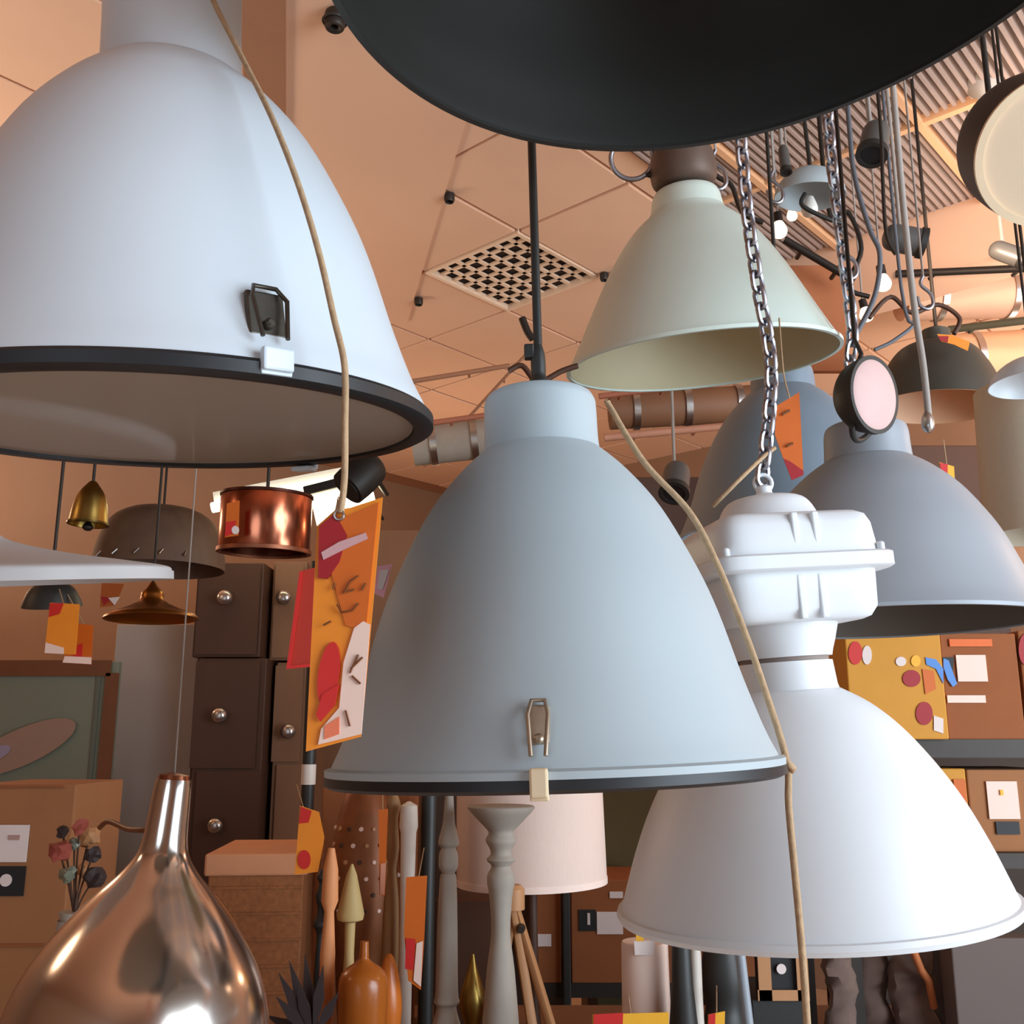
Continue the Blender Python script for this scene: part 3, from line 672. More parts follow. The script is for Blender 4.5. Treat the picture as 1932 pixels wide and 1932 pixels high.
b, s, M = hang('pendant_lamp', 285, 1168, 2.6, fine([(86, 0), (80, 8), (50, 20), (24, 34), (20, 50), (10, 62), (5, 70)], 3), mat('amber brass', (150, 96, 40), .35, .9, var=.15), 'shallow amber brass disc pendant before the pale grey board', thick=.002, n=(-.03, .02, 1), top=2.5)
lathe('finial', fine([(4 * s, 30 * s), (14 * s, 38 * s), (14 * s, 46 * s), (5 * s, 56 * s)], 3), M_BRASS, b, 20, False)
price_tag('brown and red tag left of the amber brass disc', [(192, 1100), (234, 1102), (218, 1142), (188, 1146)], 2.5, [('red_print', [(190, 1125), (212, 1128), (196, 1142)], M_DRED), ('white_foot', [(204, 1128), (226, 1126), (216, 1142)], M_LABEL)], mat('brown card', (170, 84, 22), .6), string=[(212, 1101, 0), (220, 1060, .05)])
# wire wrapped brown shade
b, s, M = hang('pendant_lamp', 300, 1075, 3.0, fine([(120, 0), (116, 40), (96, 90), (60, 114), (10, 122)], 3), mat('brown mesh shade', (98, 72, 54), .7, var=.3, scale=30), 'brown woven dome pendant behind the wide white brim', thick=.003, top=2.5)
for k in range(5):
    a0 = -2.3 + .35 * k
    tube('wire', [((124 - 14 * j) * s * math.cos(a0 + .12 * j), (124 - 14 * j) * s * math.sin(a0 + .12 * j), (10 + 22 * j) * s) for j in range(5)], .003, M_STEEL, b)
# copper drum
s = S(498, 1040, 2.2); M = axis_matrix(P(498, 1040, 2.2), (.02, -.05, 1), 0)
b = thing('pendant_lamp', 'polished copper drum pendant left of the large price tag', 'pendant lamp', M)
lathe('shade', [(84 * s, 0), (85 * s, 2 * s), (85 * s, 104 * s), (84 * s, 106 * s), (80 * s, 106 * s), (80 * s, 0)], M_COPPER, b, 64, smooth=30)
lathe('lower_trim', [(80 * s, -4 * s), (88 * s, -4 * s), (88 * s, 3 * s), (80 * s, 3 * s)], mat('dull copper', (150, 92, 66), .45, .8), b, 64)
lathe('upper_trim', [(80 * s, 103 * s), (87 * s, 103 * s), (87 * s, 108 * s), (80 * s, 108 * s)], mat('dark copper', (70, 34, 26), .45, .8), b, 64)
lathe('top_plate', [(81 * s, 98 * s), (81 * s, 101 * s)], M_IRON, b, 48, False)
tp = M @ Vector((0, 0, 100 * s)); tube('cord', [tp, Vector((tp.x, tp.y, 2.5))], .004, M_IRON, b, PM=M)
price_tag('small orange and red tag on the front of the copper drum', [(428, 950), (452, 944), (450, 1010), (424, 1014)], 2.06, [('red_foot', [(426, 985), (446, 982), (440, 1006), (424, 1012)], M_RED), ('white_dot', ellipse(444, 1000, 7, 8), M_LABEL)], M_DORANGE)
lb = thing('lamp_board', 'wooden hanging board behind the big white dome carrying small pendants', 'hanging board', Matrix.Translation((-.95, 2.3, 2.5)))
box('board', (1.1, 1.6, .03), M_MWOOD, lb, c=(0, 0, .015), bev=.004)
# fluorescent tube and fittings behind the tag
a, c = P(400, 958, 4.2), P(720, 896, 4.2); mid = (a + c) / 2; MF = Matrix.Translation(mid)
fl = thing('strip_light', 'bright fluorescent strip light behind the large price tag', 'strip light', MF)
tube('lamp_tube', [a, c], .022, M_TUBE, fl, 12, PM=MF)
tube('batten', [a + Vector((0, .03, .05)), c + Vector((0, .03, .05))], .03, M_SKYW, fl, 4, PM=MF)
for p in (a.lerp(c, .15), a.lerp(c, .85)): tube('bracket', [p + Vector((0, .03, .05)), p + Vector((0, .5, .05))], .008, M_IRON, fl, 6, PM=MF)
a, c = P(592, 958, 3.0), P(704, 930, 3.0); MF = Matrix.Translation((a + c) / 2)
fl = thing('strip_light', 'short glowing light panel directly above the large price tag', 'strip light', MF)
bm = prism_bm([(-.5, -.5), (.5, -.5), (.5, .5), (-.5, .5)], 1)
L_ = (c - a).length; o = box('diffuser', (L_, .05, .11), M_TUBE, fl, c=(0, 0, -.02), bev=.008, M=Matrix.Rotation(-math.atan2((c - a).z, (c - a).x), 4, 'Y'))
box('housing', (L_ + .03, .07, .03), M_IRON, fl, c=(0, 0, .05), bev=.004, M=Matrix.Rotation(-math.atan2((c - a).z, (c - a).x), 4, 'Y'))
for q in (-.3, .3): tube('bracket', [(q * L_, .03, .05), (q * L_, .5, .05)], .006, M_IRON, fl, 6)
sp_ = P(680, 900, 2.6); M = axis_matrix(sp_, (.5, .3, .6))
b = thing('spotlight', 'black spotlight head just above the large price tag', 'spotlight', M)
lathe('housing', fine([(.05, -.05), (.052, 0), (.045, .05), (.02, .07)], 3), M_BLACK, b, 24, False)
lathe('lens', [(.042, -.051), (.042, -.054)], M_RUBBER, b, 20, False)
tube('stem', [sp_ + Vector((.02, .02, .03)), sp_ + Vector((.02, .4, .05))], .008, M_IRON, b, PM=M)

def front_box(name, x0, y0, x1, y1, Y, depth, m, label, cat, yaw=0, to_floor=None, bev=.004, parts=()):
    """upright box whose front spans those pixels at distance Y; to_floor: real height of what it stands on"""
    xm = (x0 + x1) / 2; z1 = P(xm, y0, Y).z; z0 = P(xm, y1, Y).z if to_floor is None else to_floor
    ym = (y0 + y1) / 2; xa, xb = P(x0, ym, Y).x, P(x1, ym, Y).x; w = xb - xa
    M = Matrix.Translation(((xa + xb) / 2, Y, z0)) @ Matrix.Rotation(yaw, 4, 'Z')
    t = thing(name, label, cat, M)
    box('body', (w, depth, z1 - z0), m, t, c=(0, depth / 2, (z1 - z0) / 2), bev=bev)
    t['w'] = w; t['h'] = z1 - z0
    return t, M, w, z1 - z0
def decal(t, M, name, x0, y0, x1, y1, Y, m, off=.004):
    """thin printed or stuck-on piece on the front of an upright box"""
    xm, ym = (x0 + x1) / 2, (y0 + y1) / 2
    a = M.inverted() @ P(x0, ym, Y); b = M.inverted() @ P(x1, ym, Y); zt = (M.inverted() @ P(xm, y0, Y)).z; zb = (M.inverted() @ P(xm, y1, Y)).z
    return box(name, (abs(b.x - a.x), .004, zt - zb), m, t, c=((a.x + b.x) / 2, -off, (zt + zb) / 2))
# pale board and framed panel
front_box('room_divider', 200, 1178, 362, 1660, 4.6, .08, M_PANEL, 'pale grey upright board between framed panel and dark cabinet', 'board', to_floor=0)
t, M, w, h = front_box('framed_panel', -160, 1248, 208, 1640, 4.3, .04, M_SAGE, 'sage green panel in a red-brown wooden frame at left', 'picture frame', to_floor=.3)
for nm, (x0, y0, x1, y1) in dict(top_rail=(-170, 1246, 212, 1276), stile=(186, 1270, 212, 1640)).items(): decal(t, M, nm, x0, y0, x1, y1, 4.3, M_REDWOOD, .012)
decal(t, M, 'inner_bead', 168, 1276, 176, 1640, 4.3, mat('dark sage', (92, 98, 86), .5), .006)
PMf = M; card('lamp_reflection', ellipse(40, 1410, 112, 34, -.42, 24), 4.28, M_PANE_REFL, t, M, th=.003)  # pale ellipses painted on as a lamp's reflection in the pane
card('reflection_spot', ellipse(-8, 1422, 30, 12, -.42, 14), 4.275, mat('lilac reflection', (150, 138, 160), .5), t, M, th=.003)
# dark cabinet column with knobs: each unit is a thing of its own
def cabinet(x0, y0, x1, y1, Y, m, label, knobs, seams, dep=.45, z0=None):
    t, M, w, h = front_box('cabinet', x0, y0, x1, y1, Y, dep, m, label, 'cabinet', to_floor=z0)
    ys = [y0 + 3] + seams + [y1 - 2]
    for a, b in zip(ys, ys[1:]):
        d = decal(t, M, 'door', x0 + 5, a + 3, x1 - 5, b - 3, Y, m, .010)
        for kx, ky in knobs:
            if a < ky < b:
                p = M.inverted() @ P(kx, ky, Y); s = S(kx, ky, Y)
                lathe('knob', fine([(4 * s, 0), (4 * s, 6 * s), (13 * s, 12 * s), (14 * s, 20 * s), (8 * s, 26 * s), (.001, 27 * s)], 3), mat('nickel knob', (178, 170, 164), .25, .9), d, 20, False, M=Matrix.Translation((p.x, -.012, p.z)) @ Matrix.Rotation(PI / 2, 4, 'X'))
    return t
cabinet(360, 1242, 492, 1700, 4.4, M_DWOOD, 'dark wooden cabinet with two nickel knobs behind rattan box', [(420, 1350), (412, 1556)], [1452], z0=0.0)
cabinet(368, 1062, 494, 1240, 4.4, M_DWOOD, 'dark wooden cabinet with one nickel knob stacked on a taller one', [(430, 1130)], [])
cabinet(512, 1250, 575, 1700, 4.5, M_MWOOD, 'lighter brown cabinet beside the dark cabinet and tag', [(548, 1380)], [1440], z0=0.0)
cabinet(512, 1060, 575, 1246, 4.5, M_MWOOD, 'lighter brown cabinet on top of its twin behind red tag', [(540, 1130)], [])
# carton at the left edge
TABLE = .70
t, M, w, h = front_box('carton', -80, 1480, 124, 1932, 2.5, .30, M_CARD, 'brown cardboard carton with white label at the left edge', 'carton', to_floor=TABLE)
decal(t, M, 'label', -20, 1556, 54, 1626, 2.5, M_LABEL); decal(t, M, 'label_print', 20, 1575, 40, 1584, 2.5, mat('faint print', (176, 140, 130), .7), .007)
bp = decal(t, M, 'black_print', -20, 1634, 48, 1690, 2.5, M_BLACKP, .004); decal(t, M, 'tape', -78, 1482, 122, 1486, 2.5, M_CARD2, .003)
p = M.inverted() @ P(14, 1660, 2.5); lathe('white_dot', [(.014, 0), (.014, .002)], M_LABEL, t, 20, False, M=Matrix.Translation((p.x, -.0065, p.z)) @ Matrix.Rotation(PI / 2, 4, 'X'))
decal(t, M, 'flap_edge', -78, 1780, 122, 1786, 2.5, M_CARD2, .003)
# long display table that carries the bottom row
tb = thing('display_table', 'long brown display table hidden beneath the bottom row of goods', 'table', Matrix.Translation((.2, 2.85, 0)))
box('top', (5.2, 1.8, .05), M_MWOOD, tb, c=(0, 0, TABLE - .025), bev=.004)
for sx in (-1, 1):
    for sy in (-1, 1): box('leg', (.07, .07, TABLE - .05), M_MWOOD, tb, c=(sx * 2.45, sy * .8, (TABLE - .05) / 2))
# pale counter added out of view to bounce light up into the front lamps
M_BOUNCE = mat('pale counter laminate', (222, 206, 190), .5, var=.05)
cn = thing('bounce_reflector', 'pale counter added unseen under the front pendants to bounce light', 'reflector', Matrix.Translation((0, 1.05, 0)))
box('top', (3.0, 1.3, .04), M_BOUNCE, cn, c=(0, 0, .88), bev=.005)
box('front_panel', (2.9, .03, .84), M_BOUNCE, cn, c=(0, -.58, .44)); box('end_panel', (.03, 1.1, .84), M_BOUNCE, cn, c=(-1.43, 0, .44)); box('end_panel', (.03, 1.1, .84), M_BOUNCE, cn, c=(1.43, 0, .44))
M_CABLE0 = mat('clear cable', (150, 136, 126), .5)
# mirrored drop lamp
s = S(262, 1932, 1.35)
MM = axis_matrix(P(262, 1932, 1.35), (.075, 0, 1))
dp = thing('pendant_lamp', 'mirrored copper-silver teardrop pendant at lower left', 'pendant lamp', MM)
DP = [(30, -330), (150, -290), (220, -210), (248, -110), (246, -30), (236, 30), (216, 86), (190, 132), (152, 184), (110, 232), (75, 268), (52, 300), (43, 330), (39, 380), (36, 430), (34, 448)]
lathe('shade', shell([(r * s, h * s) for r, h in fine(DP, 5)], .003), M_DROP, dp, 96, smooth=50)
lathe('neck_ring', [(58 * s, 276 * s), (72 * s, 270 * s), (73 * s, 262 * s), (66 * s, 262 * s)], M_DROP, dp, 64)
lathe('cap', [(20 * s, 446 * s), (31 * s, 446 * s), (29 * s, 456 * s), (10 * s, 460 * s)], mat('copper cap', (160, 98, 70), .3, .9), dp, 40, False)
tp = MM @ Vector((0, 0, 458 * s))
tube('cord', [tp, Vector((tp.x, tp.y, 2.5))], .0012, M_CABLE0, dp, 6, PM=MM)
# brown hook and dried flowers beside the drop
tgt = P(150, 1640, 1.75)
hk = tube('picture_hook', spline([P(188, 1562, 1.6), P(205, 1550, 1.58), P(240, 1564, 1.5), P(262, 1566, 1.42), P(280, 1566, 1.40)], 5), .004, M_REDWOOD)
tag(hk, 'thin red-brown twig poking at the neck of the teardrop pendant', 'twig')
bq = thing('dried_bouquet', 'dried flower bunch between carton and teardrop pendant', 'dried flowers', Matrix.Translation(P(140, 1720, 1.9)))
BQ = Matrix.Translation(P(140, 1720, 1.9))
lathe('vase', fine([(.03, TABLE - P(140, 1720, 1.9).z), (.045, TABLE - P(140, 1720, 1.9).z + .06), (.03, -.06), (.022, -.02), (.026, 0)], 3), M_GREYWOOD, bq, 24, False)
for i, (x, y) in enumerate([(118, 1570), (150, 1560), (168, 1580), (140, 1592), (176, 1612), (112, 1605), (155, 1640), (128, 1650), (180, 1655)]):
    p = P(x, y, 1.9 + random.uniform(-.04, .04)); tube('stem', spline([P(140, 1730, 1.9), P(140 + (x - 140) * .4, (1730 + y) / 2, 1.9), p], 4), .0018, M_DWOOD, bq, 6, PM=BQ)
    bm = bmesh.new(); bmesh.ops.create_icosphere(bm, subdivisions=2, radius=.010 + .004 * (i % 3))
    for v_ in bm.verts: v_.co *= 1 + .3 * random.uniform(-1, 1)
    o = mesh_obj('flower_head', bm, [M_LEAFD, mat('dusty red bloom', (150, 70, 56), .8), M_OAK, M_SAGE][i % 4]); o.matrix_world = Matrix.Translation(p); o.parent = bq; o.matrix_parent_inverse = BQ.inverted()
# rattan box
t, M, w, h = front_box('lidded_box', 386, 1650, 566, 1932, 2.7, .35, M_RATTAN, 'orange-brown woven box with salmon lid behind the teardrop pendant', 'box', yaw=math.radians(4), to_floor=TABLE)
box('lid', (w + .02, .37, S(480, 1630, 2.7) * 40), M_TRIM, t, c=(0, .175, h + S(480, 1630, 2.7) * 18), bev=.006)
for k in range(9): box('weave_band', (w + .004, .004, .006), M_RATTAN, t, c=(0, -.003, h * (k + .5) / 9))
# dark spiky leaves
pl = thing('dried_plant', 'dark spiky dried leaves at the bottom before the woven box', 'plant', Matrix.Translation(P(590, 1960, 2.3))); PLM = Matrix.Translation(P(590, 1960, 2.3))
for i, (x, y) in enumerate([(525, 1835), (545, 1812), (575, 1800), (520, 1880), (610, 1820), (500, 1915), (560, 1850), (640, 1870), (535, 1900)]):
    a = P(590, 1960, 2.3); b = P(x, y, 2.3 + .03 * (i % 3 - 1)); mid = a.lerp(b, .55); d = (b - a).normalized(); sd_ = d.cross(Vector((0, 1, 0))).normalized() * .012
    bm = bmesh.new(); vs = [bm.verts.new(p) for p in (a, mid + sd_, b, mid - sd_)]; up = [bm.verts.new(p + Vector((0, .003, 0))) for p in (a, mid + sd_, b, mid - sd_)]
    bm.faces.new(vs); bm.faces.new(up[::-1])
    for q in range(4): bm.faces.new((vs[q], up[q], up[(q + 1) % 4], vs[(q + 1) % 4]))
    bmesh.ops.recalc_face_normals(bm, faces=list(bm.faces)); world_part(mesh_obj('leaf', bm, M_LEAFD), pl, PLM)
lz = P(590, 1960, 2.3).z
lathe('pot', [(.03, TABLE - lz), (.045, TABLE - lz + .05), (.04, .0), (.03, .0)], M_GREYWOOD, pl, 24, False)

# ================================================================== BACKGROUND, BOTTOM MIDDLE
def post(name, label, cat, px, Y, prof_px, m, base_z=TABLE, seg=28, extra=None):
    """turned upright: (radius px, image y) from top down, standing on base_z"""
    M = Matrix.Translation((P(px, 1700, Y).x, Y, base_z)); t = thing(name, label, cat, M)
    s = S(px, 1700, Y); pr = [(r * s, P(px, y, Y).z - base_z) for r, y in prof_px]
    last = pr[-1]
    pr = [(last[0] * 1.25, 0), (last[0] * 1.25, .02), (last[0], .05)] + pr[::-1]
    lathe('column', pr, m, t, seg, False, smooth=50); return t, M, s
post('candlestick', 'slim grey-washed turned post left of the cup-topped baluster', 'candlestick', 845, 2.6, fine([(8, 1500), (10, 1530), (12, 1555), (20, 1590), (14, 1600), (18, 1612), (18, 1636), (12, 1648), (16, 1660), (19, 1760), (21, 1870), (24, 1890), (18, 1900), (26, 1932)], 3), M_GREYWOOD)
post('baluster', 'weathered grey turned baluster with cup-shaped top in front of pink shade', 'baluster', 945, 2.5, fine([(62, 1520), (64, 1526), (40, 1552), (24, 1570), (30, 1585), (22, 1600), (20, 1612), (28, 1622), (18, 1634), (26, 1650), (26, 1668), (22, 1690), (18, 1760), (26, 1830), (34, 1932)], 3), M_GREYWOOD)
t, M, s = post('pole', 'black metal pole left of the slim grey post', 'pole', 806, 2.8, [(15, 1480), (15, 1510), (14, 1640), (14, 1932)], M_BLACK)
t, M, s = post('pole', 'black display pole behind the large price tag', 'pole', 572, 3.2, [(13, 1060), (13, 1300), (12, 1640), (12, 1932)], M_BLACK)
lathe('white_band', [(14 * s, 0), (14 * s, .06)], M_STONE, t, 24, False, M=Matrix.Translation((0, 0, P(572, 1480, 3.2).z - TABLE)))
post('candle', 'ivory candle on a slim stand beside the black pole', 'candle', 768, 2.7, [(3, 1512), (16, 1520), (18, 1560), (15, 1570), (14, 1640), (12, 1720), (12, 1932)], M_STONE)
# pink drum shade lamp
s = S(1000, 1665, 3.0); M = axis_matrix(P(1003, 1662, 3.0), (-.02, 0, 1)); z = P(1003, 1662, 3.0).z
t = thing('table_lamp', 'table lamp with pale pink linen drum shade below the grey dome', 'table lamp', M)
lathe('shade', [(142 * s, 0), (140 * s, 165 * s), (137 * s, 165 * s), (139 * s, 0)], M_LINEN, t, 64)
lathe('lower_trim', [(138 * s, -4 * s), (143 * s, -4 * s), (143 * s, 8 * s), (138 * s, 8 * s)], mat('pale trim', (240, 214, 200), .8), t, 64)
lathe('base', fine([(70 * s, TABLE - z + .003), (66 * s, TABLE - z + .02), (14 * s, TABLE - z + .06), (10 * s, 0), (8 * s, 60 * s)], 3), M_DWOOD, t, 32, False)
# oak tripod
M = Matrix.Translation((P(985, 1700, 2.9).x, 2.75, TABLE)); t = thing('tripod', 'light oak tripod stand right of the weathered baluster', 'tripod', M)
apex = P(968, 1700, 2.75)
for (x, y, Y) in ((1062, 2010, 2.62), (1015, 2010, 2.62), (925, 2010, 2.9)):
    foot = P(x, y, Y); d = (apex - foot).normalized(); foot = apex - d * ((apex.z - TABLE - .012) / d.z)
    tube('leg', [foot, apex], .013, M_OAK, t, 6, PM=M)
lathe('head', [(.03, -.02), (.03, .03), (.02, .04)], M_OAK, t, 20, False, M=Matrix.Translation(apex - M.translation))
lathe('wing_nut', [(.008, -.03), (.012, 0), (.008, .03)], M_IRON, t, 12, False, M=Matrix.Translation(apex - M.translation + Vector((.02, -.03, -.06))) @ Matrix.Rotation(PI / 2, 4, 'X'))
# pierced brown lantern
s = S(680, 1700, 2.9); M = Matrix.Translation((P(685, 1700, 2.9).x, 2.9, TABLE))
t = thing('lantern', 'pierced brown lantern with light holes left of the candle', 'lantern', M)
zz = lambda y: P(685, y, 2.9).z - TABLE
LP_ = fine([(40, 1932), (44, 1880), (50, 1800), (62, 1740), (66, 1640), (56, 1560), (40, 1500), (20, 1470), (6, 1455)], 3)
lathe('body', [(r * s, zz(y)) for r, y in LP_], M_RATTAN2, t, 40, False)
for j, (y, r) in enumerate([(1560, 54), (1590, 59), (1620, 62), (1650, 64), (1680, 63), (1710, 60)]):
    for i in range(7):
        a = -PI / 2 + (i - 3) * .42 + (.2 if j % 2 else 0)
        lathe('stud', [(5 * s, 0), (3.5 * s, 5 * s)], [M_PINKW, M_OAK, M_DWOOD][(i + j) % 3], t, 8, False, M=Matrix.Translation((r * s * math.cos(a), r * s * math.sin(a), zz(y))) @ Matrix.Rotation(a, 4, 'Z') @ Matrix.Rotation(PI / 2, 4, 'Y'))
# pale cone ornament
post('ornament', 'pale olive cone ornament in front of the brown lantern', 'ornament', 662, 2.45, [(2, 1630), (10, 1650), (26, 1725), (24, 1735), (10, 1740), (9, 1800), (14, 1932)], mat('pale olive wood', (188, 160, 104), .6))
post('ornament', 'apricot turned stick beside the dark spiky leaves', 'ornament', 622, 2.4, [(6, 1600), (14, 1640), (16, 1700), (9, 1720), (14, 1800), (13, 1932)], mat('apricot wood', (226, 150, 96), .6))
price_tag('red and orange tag between woven box and brown lantern', [(566, 1520), (602, 1532), (612, 1580), (600, 1645), (556, 1650)], 2.4, [('red_top', [(568, 1522), (588, 1530), (582, 1552), (564, 1554)], M_RED), ('red_drop', ellipse(574, 1622, 12, 18), M_RED)], M_ORANGE, string=[(572, 1522, 0), (560, 1480, .3)])
price_tag('orange tag with red stripe hanging on the black pole', [(766, 1655), (806, 1652), (800, 1780), (794, 1868), (770, 1850), (762, 1760)], 2.5, [('red_stripe', [(766, 1770), (784, 1772), (780, 1830), (764, 1828)], M_RED), ('pale_foot', [(786, 1780), (798, 1775), (794, 1862), (780, 1850)], M_PINKW)], M_DORANGE, string=[(790, 1653, 0), (800, 1600, .2)])
price_tag('thin faded orange strip tag beside the ivory candle', [(714, 1528), (732, 1526), (726, 1690), (716, 1688)], 2.6, [('pale_foot', [(718, 1630), (728, 1628), (725, 1688), (717, 1687)], mat('faded salmon', (218, 150, 120), .6))], M_DORANGE, string=[(722, 1528, 0), (722, 1480, .2)])
post('bottle', 'amber glass bottle at the bottom before the brown lantern', 'bottle', 690, 2.35, fine([(8, 1776), (9, 1800), (12, 1812), (40, 1835), (46, 1870), (44, 1932)], 3), mat('amber glaze', (170, 92, 30), .25))
post('ornament', 'dark iron stick with round knobs beside the apricot stick', 'ornament', 606, 2.5, fine([(3, 1640), (10, 1655), (5, 1668), (11, 1690), (6, 1720), (14, 1745), (6, 1765), (9, 1840), (9, 1932)], 3), M_BLACK)
post('candle', 'tan turned candlestick right behind the brown lantern', 'candlestick', 738, 2.75, fine([(8, 1500), (14, 1520), (9, 1545), (13, 1600), (8, 1640), (14, 1700), (16, 1800), (14, 1932)], 3), mat('tan wood', (150, 112, 72), .6))
post('ornament', 'orange glazed pear-shaped ornament low between lantern and tag', 'ornament', 737, 2.55, fine([(4, 1800), (12, 1815), (22, 1860), (26, 1900), (24, 1932)], 3), mat('orange glaze', (206, 112, 40), .3))
post('finial', 'brass finial behind the slim grey post', 'ornament', 893, 2.9, fine([(3, 1800), (10, 1830), (22, 1870), (24, 1900), (14, 1932)], 3), M_BRASS)
t, M, w, h = front_box('carton', 600, 1470, 770, 1932, 3.3, .3, M_CARD2, 'tall orange-brown carton behind the pierced lantern', 'carton', to_floor=TABLE)
t, M, w, h = front_box('carton', 820, 1700, 930, 1932, 3.3, .25, mat('dark brown crate', (82, 48, 30), .8), 'dark brown crate between the grey turned posts', 'crate', to_floor=TABLE)
# cartons on the rack behind
def rack_shelf(label, x0, x1, y, Y, dep=.5, m=M_IRON, z0=0.0, lower=None):
    a, b = P(x0, y, Y), P(x1, y, Y); M = Matrix.Translation(((a.x + b.x) / 2, Y, 0)); t = thing('shelf_rack', label, 'shelf', M)
    w = b.x - a.x
    box('shelf', (w, dep, .05), m, t, c=(0, dep / 2, a.z - .025))
    for sx in (-1, 1):
        for yy in (.02, dep - .02): box('upright', (.04, .04, a.z - .05 - z0), m, t, c=(sx * (w / 2 - .02), yy, (a.z - .05 + z0) / 2))
    if lower:
        zl = P(x0, lower, Y).z; box('shelf', (w - .08, dep, .04), m, t, c=(0, dep / 2, zl - .02)); return t, a.z, zl
    return t, a.z
YR = 4.0
_, zs = rack_shelf('dark metal shelf rack behind the tripod', 1000, 1480, 1855, YR)
t, M, w, h = front_box('carton', 1005, 1640, 1058, 1855, YR, .4, M_CARD2, 'narrow brown carton left of the black upright behind tripod', 'carton', to_floor=zs)
decal(t, M, 'label', 1012, 1762, 1040, 1785, YR, M_LABEL)
t, M, w, h = front_box('carton', 1078, 1660, 1240, 1855, YR, .4, M_CARD2, 'brown carton with black and white labels under the pink shade', 'carton', to_floor=zs)
decal(t, M, 'black_label', 1092, 1716, 1124, 1756, YR, M_BLACKP); decal(t, M, 'white_label', 1126, 1720, 1175, 1762, YR, M_LABEL); decal(t, M, 'print', 1108, 1722, 1113, 1744, YR, M_LABEL, .008); decal(t, M, 'small_label', 1150, 1682, 1175, 1694, YR, M_LABEL)
t, M, w, h = front_box('rack_upright', 1062, 1500, 1076, 1932, YR - .05, .03, M_BLACK, 'thin black upright of the rack between two brown cartons', 'upright', to_floor=0)
t, M, w, h = front_box('carton', 1250, 1700, 1470, 1855, YR, .4, M_CARD2, 'brown carton hidden behind the white industrial pendant', 'carton', to_floor=zs)
decal(t, M, 'label', 1265, 1740, 1300, 1780, YR, M_LABEL)
front_box('backboard', 1120, 1380, 1260, 1650, 4.5, .05, mat('moss brown board', (92, 80, 48), .8), 'moss-brown board behind the pink shade', 'board', to_floor=0)
front_box('dark_screen', 820, 1440, 1070, 1932, 4.7, .05, mat('dark brown screen', (66, 46, 36), .8), 'dark brown screen behind the balusters', 'screen', to_floor=0)
# floor lamp body, pinkish, under the white pendant
s = S(1218, 1850, 2.6); M = Matrix.Translation((P(1218, 1850, 2.6).x, 2.6, TABLE)); t = thing('table_lamp', 'blush white cylinder lamp under left rim of white industrial pendant', 'table lamp', M)
zz = lambda y: P(1218, y, 2.6).z - TABLE
lathe('shade', [(46 * s, zz(1932) - .02), (44 * s, zz(1780)), (42 * s, zz(1776))], mat('blush shade', (230, 204, 190), .8), t, 40, False)
lathe('base', [(30 * s, 0), (30 * s, .02), (8 * s, .03), (8 * s, zz(1932) - .02)], M_IRON, t, 24, False)
card('white_sticker', [(1196, 1775), (1236, 1775), (1234, 1802), (1198, 1802)], 2.6 - 47 * s, M_LABEL, t, M); card('yellow_sticker', [(1200, 1752), (1216, 1752), (1214, 1776), (1200, 1776)], 2.6 - 48 * s, M_YELLOW, t, M)
price_tag('red and yellow tag at the bottom edge below pink shade', [(1118, 1914), (1262, 1910), (1262, 1990), (1118, 1990)], 2.3, [('red_block', [(1120, 1914), (1176, 1911), (1172, 1990), (1120, 1990)], M_RED)], M_YELLOW, string=[(1190, 1912, 0), (1186, 1880, .08)])
price_tag('tiny red and yellow tag below the white industrial pendant', [(1336, 1914), (1368, 1908), (1366, 1990), (1334, 1990)], 2.3, [('red_block', [(1337, 1914), (1350, 1912), (1348, 1990), (1335, 1990)], M_RED)], M_YELLOW, string=[(1352, 1912, 0), (1352, 1860, .3)])
# bottom right clutter
post('table_lamp', 'slim black lamp stem left of the white stick', 'lamp stem', 1282, 2.5, [(10, 1740), (18, 1790), (20, 1860), (26, 1932)], M_BLACK)
post('candle', 'thin white stick between two dark stems', 'candle', 1308, 2.55, [(6, 1760), (11, 1800), (11, 1880), (12, 1932)], M_STONE)
post('vase', 'bulging black vase under the white industrial pendant', 'vase', 1358, 2.7, fine([(24, 1750), (36, 1800), (40, 1850), (34, 1900), (42, 1932)], 3), M_BLACK)
t_ = tube('pole', [P(1393, 1770, 2.5), P(1412, 1932, 2.5), P(1412, 1932, 2.5) + (P(1412, 1932, 2.5) - P(1393, 1770, 2.5)) * .55], .012, M_GREY2); tag(t_, 'leaning grey steel pole under the white industrial pendant', 'pole')
t, M, w, h = front_box('wooden_frame', 1430, 1760, 1520, 1884, 2.7, .04, M_BLACKP, 'small oak frame with black picture beside the twine', 'picture frame', to_floor=None)
for nm, (x0, y0, x1, y1) in dict(stile=(1428, 1760, 1452, 1886), bottom_rail=(1428, 1866, 1522, 1886), stile_b=(1500, 1760, 1522, 1886)).items(): decal(t, M, nm.replace('_b', '') if nm == 'stile_b' else nm, x0, y0, x1, y1, 2.7, M_OAK, .01)
lathe('white_disc', [(.012, 0), (.012, .002)], M_LABEL, t, 20, False, M=Matrix.Translation(M.inverted() @ P(1474, 1828, 2.692)) @ Matrix.Rotation(PI / 2, 4, 'X'))
t, M, w, h = front_box('plinth', 1420, 1886, 1530, 1990, 2.7, .25, M_BLACK, 'black plinth under the small oak frame', 'plinth', to_floor=TABLE)
